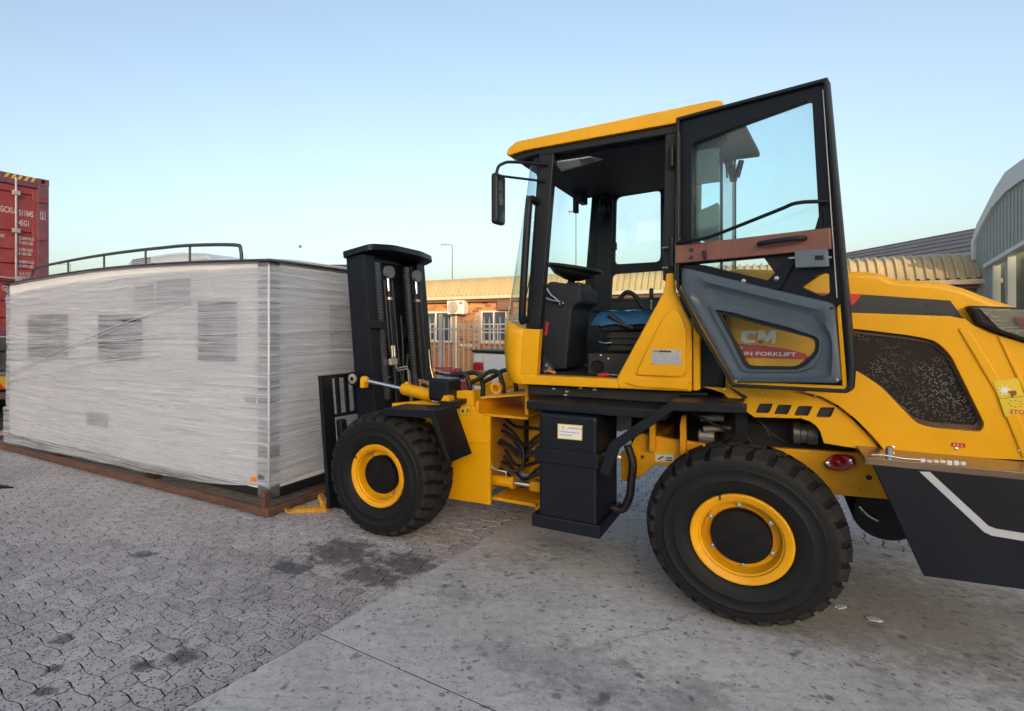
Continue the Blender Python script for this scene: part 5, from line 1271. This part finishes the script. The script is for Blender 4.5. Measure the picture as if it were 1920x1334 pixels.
# yellow lower body of the cab
sidep = [(.437, 1.945), (.388, 1.945), (.385, 1.84), (.35, 1.755), (.292, 1.625), (.283, 1.60), (.283, 1.212), (.737, 1.205), (.752, 1.264), (.458, 1.815), (.442, 1.87)]
for s in (1, -1):
    sp = plate('side_panel', sidep, *sorted((.545 * s, .606 * s)), YEL, CAB, bevel=.012, seg=3)
    if s > 0:
        rp = rnd([(.315, 1.60), (.355, 1.70), (.405, 1.72), (.455, 1.66), (.615, 1.325), (.615, 1.30), (.315, 1.30)], .05, 4)
        plate('pressed_bulge', rp, .600, .621, YEL, sp, bevel=.014, seg=3)
        plate('lower_ledge', [(.295, 1.288), (.64, 1.286), (.70, 1.245), (.60, 1.222), (.30, 1.222)], .600, .615, YEL, sp, bevel=.008)
        pl = plate('data_plate', rnd([(.519, 1.468), (.342, 1.466), (.342, 1.376), (.519, 1.374)], .004, 2), .621, .6235, PLATE, sp)
        plate('plate_bar', [(.505, 1.462), (.40, 1.461), (.40, 1.450), (.505, 1.451)], .6236, .6242, INKB, pl)
        text('lettering', 'JCM', .012, BF, -.50, 1.4525, .6243, WHITE, pl, sx=1.3); text('lettering', 'CE', .012, BF, -.372, 1.4515, .624, INKB, pl)
        for k in range(6):
            z = 1.442 - k * .011
            plate('plate_line', [(.510, z), (.352, z), (.352, z - .0012), (.510, z - .0012)], .6236, .624, INKB, pl)
        for x, z in ((.512, 1.461), (.349, 1.460), (.349, 1.382), (.512, 1.381)): lathe('rivet', [(.004, .6235), (.003, .6255)], (x, 0, z), STEEL, pl, n=8)
    plate('rear_corner', [(.278, 1.61), (.237, 1.55), (.237, 1.222), (.278, 1.214)], *sorted((.535 * s, .592 * s)), YEL, CAB, bevel=.008)
    plate('door_jamb', [(1.420, 1.598), (1.292, 1.592), (1.317, 1.262), (1.440, 1.262), (1.43, 1.50)], *sorted((.545 * s, .602 * s)), YEL, CAB, bevel=.006)
    plate('door_sill', [(1.445, 1.267), (.745, 1.267), (.735, 1.205), (1.445, 1.20)], *sorted((.50 * s, .603 * s)), YEL, CAB, bevel=.006)
box('cab_floor', .24, 1.45, -.50, .50, 1.205, 1.262, INTER, CAB, .004)
box('rear_bulkhead', .11, .24, -.53, .53, 1.22, 1.88, INTER, CAB, .006); box('rear_window', .125, .130, -.58, .58, 1.88, 2.79, CLEAR, CAB, 0); box('quarter_window', .13, .37, .588, .592, 1.90, 2.81, CLEAR, CAB, 0)
bm = bmesh.new()
for q in range(len(plan0) - 1):
    a, b = plan0[q], plan0[q + 1]
    f = [bm.verts.new(p) for p in ((a[0] - .03, a[1] * .95, 1.262), (b[0] - .03, b[1] * .95, 1.262), (b[0] - .03, b[1] * .95, 1.60), (a[0] - .03, a[1] * .95, 1.60))]; bm.faces.new(f)
obj('front_lining', bm, INTER, CAB)
# far side of the cab: closed door with its windows
FY = (-.60, -.555)
far_door = plate('far_side_frame', [(1.30, 2.82), (.44, 2.82), (.44, 1.26), (1.32, 1.26), (1.36, 1.6)], *FY, INTER, CAB,
                 holes=[rnd([(1.09, 2.785), (.70, 2.80), (.70, 2.175), (1.105, 2.175)], .05), rnd([(1.125, 2.09), (.50, 2.105), (.50, 1.86), (1.14, 1.86)], .04), rnd([(.665, 2.79), (.48, 2.795), (.48, 2.19), (.665, 2.19)], .03)])
box('glass', .46, 1.14, -.582, .578 - 1.156, 1.85, 2.80, CLEAR, far_door, 0)
box('window_latch', 1.075, 1.13, -.55, -.52, 2.30, 2.37, BLKP, far_door, .004); box('catch', 1.16, 1.21, -.55, -.52, 2.145, 2.155, STEEL, far_door, 0)
box('lower_lining', .46, 1.43, -.556, -.53, 1.27, 1.84, mat('teal_black_lining', (.012, .024, .032), .5, var=.2), CAB, .01)
plate('far_a_post_cover', [(1.22, 2.80), (1.10, 2.80), (1.125, 1.75), (1.29, 1.75)], -.553, -.50, INTER, CAB, bevel=.01)
box('side_opening', 1.22, 1.27, -.52, -.516, 1.70, 1.84, BRICKM[0], CAB, 0) if False else None
# cab interior
stc = plate('steering_column', [(1.46, 1.92), (1.38, 1.97), (1.16, 1.93), (1.13, 1.90), (1.13, 1.80), (1.20, 1.76), (1.25, 1.28), (1.46, 1.28)], -.20, .22, INTER, CAB, bevel=.02)
box('dial_pod', 1.16, 1.30, -.12, .14, 1.90, 1.96, BLKP, stc, .02)
swc = Vector((1.27, 0, 2.085)); ax = Vector((-.18, 0, 1)).normalized(); px = Vector((1, 0, .18)).normalized()
bm = bmesh.new(); ringp = [swc + (px * math.cos(a) + Vector((0, 1, 0)) * math.sin(a)) * .215 for a in [2 * math.pi * k / 40 for k in range(41)]]
add_tube(bm, ringp, .016, 8)
for a in (.6, 2.54, 4.71): add_tube(bm, [swc - ax * .05, swc + (px * math.cos(a) + Vector((0, 1, 0)) * math.sin(a)) * .21], .014, 6)
add_tube(bm, [swc - ax * .06, swc - ax * .015], .05, 12)
obj('steering_wheel', bm, BLKP, CAB, smooth=True, autosmooth=50)
bm = bmesh.new(); add_lathe(bm, [(.20, -.012), (.15, -.06), (.06, -.095), (.02, -.10)], (0, 0, 0), 'Z', 28)
o = obj('wheel_cover', bm, BLKP, CAB, smooth=True); o.location = us(swc); o.rotation_euler = (0, -math.atan(.18), 0)
tube('column_shaft', [swc - ax * .06, Vector((1.30, 0, 1.95))], .03, BLKP, stc, 10)
tube('stalk', [(1.42, .24, 1.94), (1.36, .25, 1.86), (1.28, .26, 1.80)], .009, STEEL, stc, 8); tube('stalk', [(1.46, .25, 1.86), (1.36, .26, 1.82), (1.28, .26, 1.80)], .007, STEEL, stc, 8)
lathe('key_ring', [(.012, .25), (.02, .255), (.012, .262)], (1.275, 0, 1.79), STEEL, stc, n=14, close=False)
plate('emergency_hammer', rnd([(1.262, 1.645), (1.285, 1.648), (1.295, 1.548), (1.278, 1.545)], .006, 2), .505, .520, REDP, CAB, bevel=.004)
seat = plate('seat', rnd([(1.00, 1.665), (.95, 1.715), (.62, 1.735), (.42, 1.735), (.40, 1.60), (.98, 1.57)], .04), -.25, .25, INTER, CAB, bevel=.03, seg=3)
plate('seat_back', rnd([(.46, 1.72), (.34, 2.0), (.26, 2.0), (.32, 1.66)], .04), -.24, .24, INTER, seat, bevel=.03, seg=3)
bm = bmesh.new()                             # loose plastic cover over the cushion
G_ = 22; vs = []
for i in range(G_ + 1):
    for j in range(G_ + 1):
        x = 1.045 - .56 * i / G_; y = -.28 + .57 * j / G_
        e = max(0, abs(j / G_ - .5) - .42) / .08; f = max(0, .12 - i / G_) / .12
        z = 1.728 + .015 * noise.noise((x * 9, y * 9, 2)) + .010 * noise.noise((x * 24, y * 20, 4)) - .10 * min(1, max(e, f)) ** 1.3
        vs.append(bm.verts.new((x, y, z)))
for i in range(G_):
    for j in range(G_): q = i * (G_ + 1) + j; bm.faces.new((vs[q], vs[q + 1], vs[q + G_ + 2], vs[q + G_ + 1]))
obj('plastic_cover', bm, BLUE, seat, smooth=True)
box('suspension_base', .45, .92, -.2, .22, 1.42, 1.58, BLKP, seat, .01)
for k in range(3): box('bellows_fold', .44, .93, -.21, .235, 1.435 + k * .045, 1.455 + k * .045, BLKP, seat, .006)
tube('slide_handle', [(.98, .24, 1.50), (.94, .26, 1.49), (.88, .26, 1.495)], .008, STEEL, seat, 8)
tube('armrest_bar', [(.90, .27, 1.70), (.80, .275, 1.63), (.72, .27, 1.60)], .020, BLKP, seat, 10)
tube('control_lever', [(1.0, -.28, 1.82), (.92, -.28, 1.90), (.84, -.28, 1.86), (.78, -.28, 1.76)], .018, BLKP, CAB, 10, 5)
lv = tube('gear_lever', [(.70, -.20, 1.70), (.70, -.20, 1.84)], .008, STEEL, CAB, 8); box('knob', .685, .715, -.215, -.185, 1.83, 1.92, BLKP, lv, .008)
ht = box('heater_box', .70, 1.03, -.15, .36, 1.262, 1.42, BLKP, CAB, .008); lathe('vent', [(.045, .361), (.042, .366), (.036, .362), (.01, .362)], (.955, 0, 1.325), HUBM, ht, n=24)
for x, z in ((.93, 1.408), (.875, 1.385)): box('screw', x - .006, x + .006, .361, .364, z - .005, z + .005, WHITE, ht, 0)
scw = tube('screwdriver', [(.905, .50, 1.278), (.83, .50, 1.285)], [.012, .014], REDP, CAB, 10); tube('blade', [(.83, .50, 1.285), (.70, .49, 1.283)], .004, STEEL, scw, 6)
plate('step_gusset', [(1.315, 1.40), (1.305, 1.40), (1.205, 1.275), (1.315, 1.275)], .49, .496, mat('navy_gusset', (.02, .022, .07), .4), CAB); 
for x, z in ((1.285, 1.335), (1.262, 1.308)): lathe('washer', [(.004, .497), (.012, .497), (.012, .499)], (x, 0, z), STEEL, CAB, n=12, close=False)
tube('rag', [(1.30, .50, 1.285), (1.27, .51, 1.295), (1.22, .50, 1.28)], .010, BRICKM[0], CAB, 8, 3)
fan = empty('cab_fan', us((1.19, -.46, 2.66)), R(25), CAB)
bm = bmesh.new()
for r_ in (.105, .07, .035):
    add_tube(bm, [Vector((0 if r_ > .1 else .02, r_ * math.cos(a), r_ * math.sin(a))) for a in [2 * math.pi * k / 28 for k in range(29)]], .004 if r_ < .1 else .006, 5)
for k in range(36):
    a = 2 * math.pi * k / 36; add_tube(bm, [(.02, .035 * math.cos(a), .035 * math.sin(a)), (0, .105 * math.cos(a), .105 * math.sin(a))], .0018, 4)
obj('fan_cage', bm, BLKP, fan); lathe('fan_motor', [(.02, -.07), (.04, -.06), (.04, .0), (.02, .015)], (0, 0, 0), BLKP, fan, axis='X', n=18)
bm = bmesh.new()
for k in range(3):
    a = 2.1 * k; v = [bm.verts.new(p) for p in ((.0, .02 * math.cos(a), .02 * math.sin(a)), (.012, .09 * math.cos(a - .35), .09 * math.sin(a - .35)), (-.006, .09 * math.cos(a + .35), .09 * math.sin(a + .35)))]; bm.faces.new(v)
obj('fan_blade', bm, BLKP, fan)
box('wiper_motor', 1.30, 1.36, -.42, -.30, 2.70, 2.80, BLKP, CAB, .01)
tube('wiper_arm', [(1.56, -.18, 2.70), (1.60, -.02, 2.3), (1.66, .12, 1.78)], .006, BLKP, CAB, 6)
box('sun_clip', 1.36, 1.40, -.36, -.31, 2.62, 2.80, BLKP, CAB, .006)
tube('washer_hose', [(1.28, -.45, 2.45), (1.285, -.44, 2.3), (1.25, -.45, 2.22)], .008, BLKP, CAB, 6, 4)
# grab handle, mirror, work lamp
tube('grab_handle', [(1.315, .60, 2.49), (1.335, .645, 2.505), (1.355, .65, 2.45), (1.405, .648, 1.72), (1.405, .60, 1.66)], .026, BLK, CAB, 12, 5)
mr = tube('mirror_arm', [(1.23, .60, 2.745), (1.42, .72, 2.755), (1.49, .76, 2.745), (1.535, .775, 2.69), (1.54, .775, 2.45)], .011, BLK, CAB, 10, 4)
tube('lower_arm', [(1.25, .60, 2.63), (1.50, .77, 2.655)], .009, BLK, mr, 8)
MF = Fr((1.515, .775, 2.50), Vector((.10, .995, 0)).normalized(), (0, 0, 1), Vector((-.995, .10, 0)).normalized())
mh = plate('mirror_head', rnd([(-.058, -.18), (.058, -.18), (.058, .17), (-.058, .17)], .025), -.03, .012, BLKP, mr, fr=MF, bevel=.012, seg=3)
plate('mirror_glass', rnd([(-.049, -.168), (.049, -.168), (.049, .158), (-.049, .158)], .02), .0125, .0145, CHROME, mh, fr=MF)
box('clamp', 1.53, 1.56, .76, .79, 2.40, 2.49, BLKP, mr, .006)
box('work_lamp', 1.30, 1.36, .44, .52, 2.70, 2.80, BLKP, CAB, .012)

# ---- the open door (hinged at the rear post, swung back; seen from inside)
PH = R(17); HX, HY = .39, .632
DN = Vector((math.sin(PH), math.cos(PH), 0))
DF = Fr((HX, HY, 0), (-math.cos(PH), math.sin(PH), 0), (0, 0, 1), DN)
douter = [(.03, 2.885), (.825, 2.852), (.935, 1.42), (.928, 1.305), (.905, 1.283), (.358, 1.268), (.167, 1.587), (.03, 1.845)]
dglass = rnd([(.120, 2.712), (.752, 2.772), (.785, 2.09), (.775, 1.985), (.118, 1.985)], .03)
dlow = rnd([(.075, 1.985), (.66, 1.985), (.545, 1.842), (.20, 1.945)], .012)
dsm = rnd([(.700, 1.815), (.79, 1.878), (.826, 1.878), (.830, 1.775), (.80, 1.762)], .02)
dmid = [(.150, 1.80), (.845, 1.60), (.875, 1.335), (.395, 1.32), (.20, 1.60)]
dtri = [(.270, 1.700), (.775, 1.555), (.775, 1.475), (.690, 1.395), (.435, 1.383)]
dglass2 = [(.120, 2.712), (.752, 2.772), (.785, 2.105), (.118, 2.105)]
door = plate('door', rnd(douter, .012, 2), -.038, .0, BLK, FL, fr=DF, holes=[rnd(dglass2, .03), dlow, dsm, dtri], bevel=.004)
plate('door_glass', [(.06, 2.82), (.80, 2.83), (.845, 1.995), (.06, 1.995)], -.030, -.025, TEAL, door, fr=DF)
plate('lower_glass', [(.06, 1.992), (.845, 1.992), (.87, 1.62), (.86, 1.34), (.38, 1.32), (.06, 1.86)], -.030, -.026, CLEAR, door, fr=DF)
# raised inner frame and rubber seal
def ring(name, pts, grow, w0, w1, m, bevel=.003):
    c = Vector((.5, 2.05)); n = len(pts); inn = []
    for i in range(n):
        p = Vector(pts[i]); a = (p - Vector(pts[i - 1])).normalized(); b = (Vector(pts[(i + 1) % n]) - p).normalized()
        na, nb = Vector((-a.y, a.x)), Vector((-b.y, b.x)); m_ = (na + nb); m_ = m_ / max(m_.dot(na), .3)
        if m_.dot(c - p) < 0: m_ = -m_
        inn.append(tuple(p + m_ * grow))
    return plate(name, pts, w0, w1, m, door, fr=DF, holes=[inn], bevel=bevel), inn
sl, in1 = ring('door_seal', douter, .020, .0, .022, SEAL, .006)
# yellow painted return showing round the trim
yedge = [(.052, 1.86), (.064, 1.86), (.064, 1.842), (.372, 1.302), (.885, 1.318), (.862, 1.70), (.876, 1.72), (.905, 1.318), (.895, 1.298), (.366, 1.284), (.187, 1.592), (.052, 1.835)]
plate('yellow_edge', yedge, .001, .012, YEL, door, fr=DF, bevel=.003)
# moulded trim panel: rings lofted from its rim in to the little window
def resample(poly, n):
    P = [Vector(p) for p in poly]; L_ = [(P[(i + 1) % len(P)] - P[i]).length for i in range(len(P))]; T_ = sum(L_); out = []
    for k in range(n):
        d = T_ * k / n; i = 0
        while d > L_[i]: d -= L_[i]; i += 1
        out.append(P[i] + (P[(i + 1) % len(P)] - P[i]) * (d / L_[i]))
    return out
pouter = [(.066, 1.972), (.45, 1.848), (.855, 1.722), (.884, 1.332), (.375, 1.297), (.068, 1.835)]
pin_ = [(.268, 1.706), (.50, 1.634), (.785, 1.554), (.780, 1.474), (.693, 1.388), (.432, 1.376), (.360, 1.53)]
NP = 96
def start_at(P, d):                          # begin at the point furthest along d, so that the rings match up
    q = max(range(len(P)), key=lambda i: P[i].dot(d)); return P[q:] + P[:q]
pol = resample(rnd(pouter, .025, 3), 480); pil = resample(rnd(pin_, .03, 3), 480); cc = Vector((.545, 1.53))
import bisect
def by_angle(P, n):
    A_ = sorted((math.atan2(p.y - cc.y, p.x - cc.x), i) for i, p in enumerate(P)); out = []
    for k in range(n):
        t = -math.pi + 2 * math.pi * k / n; j = bisect.bisect(A_, (t, 0)); out.append(P[A_[j % len(A_)][1]])
    return out
po, pi_ = by_angle(pol, 160), by_angle(pil, 160)
bm = bmesh.new(); rows = []
for t, wv in ((0, .002), (0, .022), (.02, .030), (.10, .034), (.26, .036), (.40, .016), (.47, .014), (.74, .014), (.80, .024), (.92, .024), (1.0, .006), (1.0, -.01)):
    rows.append([bm.verts.new(DF(*(po[k] * (1 - t) + pi_[k] * t), wv)) for k in range(160)])
for a, b in zip(rows[:-1], rows[1:]):
    for k in range(160): bm.faces.new((a[k], a[(k + 1) % 160], b[(k + 1) % 160], b[k]))
trim = obj('trim_panel', bm, GREYP, door, smooth=True, autosmooth=45)
plate('window_seal', rnd(pin_, .03, 3), -.012, .010, SEAL, trim, fr=DF, holes=[rnd([(.296, 1.684), (.52, 1.616), (.768, 1.546), (.768, 1.484), (.686, 1.402), (.446, 1.392), (.380, 1.52)], .03, 3)], bevel=.003)
for u, v in ((.39, 1.306), (.868, 1.347), (.845, 1.70), (.075, 1.95)): 
    bm = bmesh.new(); add_lathe(bm, [(.008, 0), (.007, .004), (.002, .005)], (0, 0, 0), 'Z', 10)
    for vt in bm.verts: vt.co = DF(u + vt.co.x, v + vt.co.y, .034 + vt.co.z)
    obj('trim_screw', bm, STEEL if v < 1.6 else BLKP, trim)
plate('brace', [(.075, 1.985), (.20, 1.972), (.545, 1.858), (.665, 1.985), (.70, 1.985), (.60, 1.80), (.46, 1.815), (.10, 1.93)], .0, .012, BLK, door, fr=DF, bevel=.004)
for u, v in ((.425, 1.862), (.592, 1.865)):
    bm = bmesh.new(); add_lathe(bm, [(.014, 0), (.012, .008), (.004, .009)], (0, 0, 0), 'Z', 12)
    for vt in bm.verts: vt.co = DF(u + vt.co.x, v + vt.co.y, .013 + vt.co.z)
    obj('brace_bolt', bm, STEEL, door)
rl = plate('cross_rail', [(.036, 2.102), (.838, 2.098), (.842, 1.992), (.036, 1.994)], .005, .035, COPPER, door, fr=DF, bevel=.004)
plate('rail_joint', [(.22, 2.1025), (.305, 2.102), (.305, 1.9935), (.22, 1.994)], .035, .038, COPPER, rl, fr=DF, bevel=.002)
for u, v in ((.135, 2.065), (.135, 2.02)):
    bm = bmesh.new(); add_lathe(bm, [(.012, 0), (.011, .005), (.004, .006)], (0, 0, 0), 'Z', 6)
    for vt in bm.verts: vt.co = DF(u + vt.co.x, v + vt.co.y, .036 + vt.co.z)
    obj('rail_bolt', bm, CHAR, rl)
tube('door_handle', [DF(.515, 2.052, .036), DF(.53, 2.053, .065), DF(.62, 2.056, .072), DF(.71, 2.058, .065), DF(.728, 2.058, .036)], .0135, BLKP, rl, 10, 5)
tube('rail_hook', [DF(.215, 2.0, .04), DF(.205, 2.04, .046), DF(.225, 2.045, .046), DF(.225, 1.99, .046)], .004, BLKP, rl, 6, 3)
tube('grab_bar', [DF(.045, 2.118, .03), DF(.12, 2.120, .05), DF(.25, 2.124, .055), DF(.60, 2.215, .055), DF(.70, 2.240, .055), DF(.828, 2.232, .02)], .010, BLK, door, 10, 4)
lk = plate('lock_box', [(.682, 2.0), (.828, 1.995), (.832, 1.905), (.685, 1.912)], .004, .040, mat('lock_grey', (.13, .17, .21), .45), door, fr=DF, bevel=.005)
plate('lock_slot', [(.775, 1.965), (.812, 1.963), (.812, 1.94), (.775, 1.942)], .0405, .0415, BLKP, lk, fr=DF)
tube('lock_rod', [DF(.655, 1.965, .03), DF(.69, 1.965, .03)], .008, STEEL, lk, 8); tube('latch_pin', [DF(.812, 1.955, .03), DF(.845, 1.95, .03)], .007, STEEL, lk, 8)
plate('dark_panel', [(.52, 1.988), (.69, 1.988), (.695, 1.87), (.60, 1.86)], -.012, -.004, BLKP, door, fr=DF)
plate('glass_guide', [(.036, 2.80), (.050, 2.80), (.050, 2.11), (.036, 2.11)], .0, .020, mat('guide_brown', (.20, .17, .155), .4), door, fr=DF, bevel=.003)
plate('glass_guide', [(.800, 2.80), (.805, 2.80), (.865, 1.75), (.860, 1.75)], .0, .012, PLATE, door, fr=DF, bevel=.002)
plate('door_stay_foot', [(.765, 2.10), (.795, 2.21), (.802, 2.10)], -.003, .006, BLK, door, fr=DF)
tube('door_hinge', [(HX + .005, HY + .004, 1.98), (HX + .005, HY + .004, 2.16)], .016, BLK, door, 12); tube('door_hinge', [(HX + .005, HY + .004, 2.60), (HX + .005, HY + .004, 2.72)], .016, BLK, door, 12)
for z in (1.975, 2.10): tube('hinge_pin', [(HX + .02, HY + .02, z), (HX + .06, HY - .002, z)], .008, STEEL, door, 8)
plate('stay_catch', [(.842, 2.235), (.870, 2.24), (.852, 2.205)], -.02, -.01, BLK, door, fr=DF)
# mirror bracket and rear lamp seen through the glass, fixed on the cab's rear corner
rb = plate('rear_bracket', [(.342, 2.82), (.19, 2.905), (.059, 2.92), (-.002, 2.871), (-.079, 2.692), (-.085, 2.667), (.05, 2.669), (.12, 2.649), (.19, 2.769), (.286, 2.754), (.342, 2.756)], .36, .42, BLKP, CAB, bevel=.012)
plate('lamp_face', [(.164, 2.905), (.133, 2.888), (.142, 2.772), (.171, 2.79)], .421, .432, mat('work_lamp_lens', (.30, .33, .27), .2), rb)
for u, v in ((.30, 2.79), (.23, 2.80)): box('bracket_bolt', u - .008, u + .008, .42, .43, v - .008, v + .008, STEEL, rb, .003)
tube('lamp_lead', [(.111, .40, 2.66), (.105, .40, 2.60), (.102, .40, 2.551)], .005, BLKP, rb, 6, 3); tube('lamp_lead', [(.05, .40, 2.67), (.06, .40, 2.62), (.055, .40, 2.58)], .004, BLKP, rb, 6, 3); tube('beacon', [(.02, .40, 2.65), (.045, .40, 2.55)], .016, BLKP, rb, 10)
plate('head_rest', [(.31, 2.24), (.16, 2.24), (.178, 2.48), (.22, 2.46), (.31, 2.43)], -.12, .12, mat('grey_seat_cloth', (.10, .12, .13), .9, bump=.4, bscale=200), seat, bevel=.02)

# ---- keep the tree to thing > part > sub-part
bpy.context.view_layer.update()
def chain(o):
    c = [o]
    while c[-1].parent is not None: c.append(c[-1].parent)
    return c[::-1]
def reparent(o, p):
    m = o.matrix_world.copy(); o.parent = p; o.matrix_parent_inverse = Matrix(); o.matrix_local = p.matrix_world.inverted() @ m
for o in list(CAB.children):
    if o.children: reparent(o, FL)           # seat, column, mirror ... are parts of their own
bpy.context.view_layer.update()
for o in list(sc.objects):
    c = chain(o)
    if len(c) > 3: reparent(o, c[1])
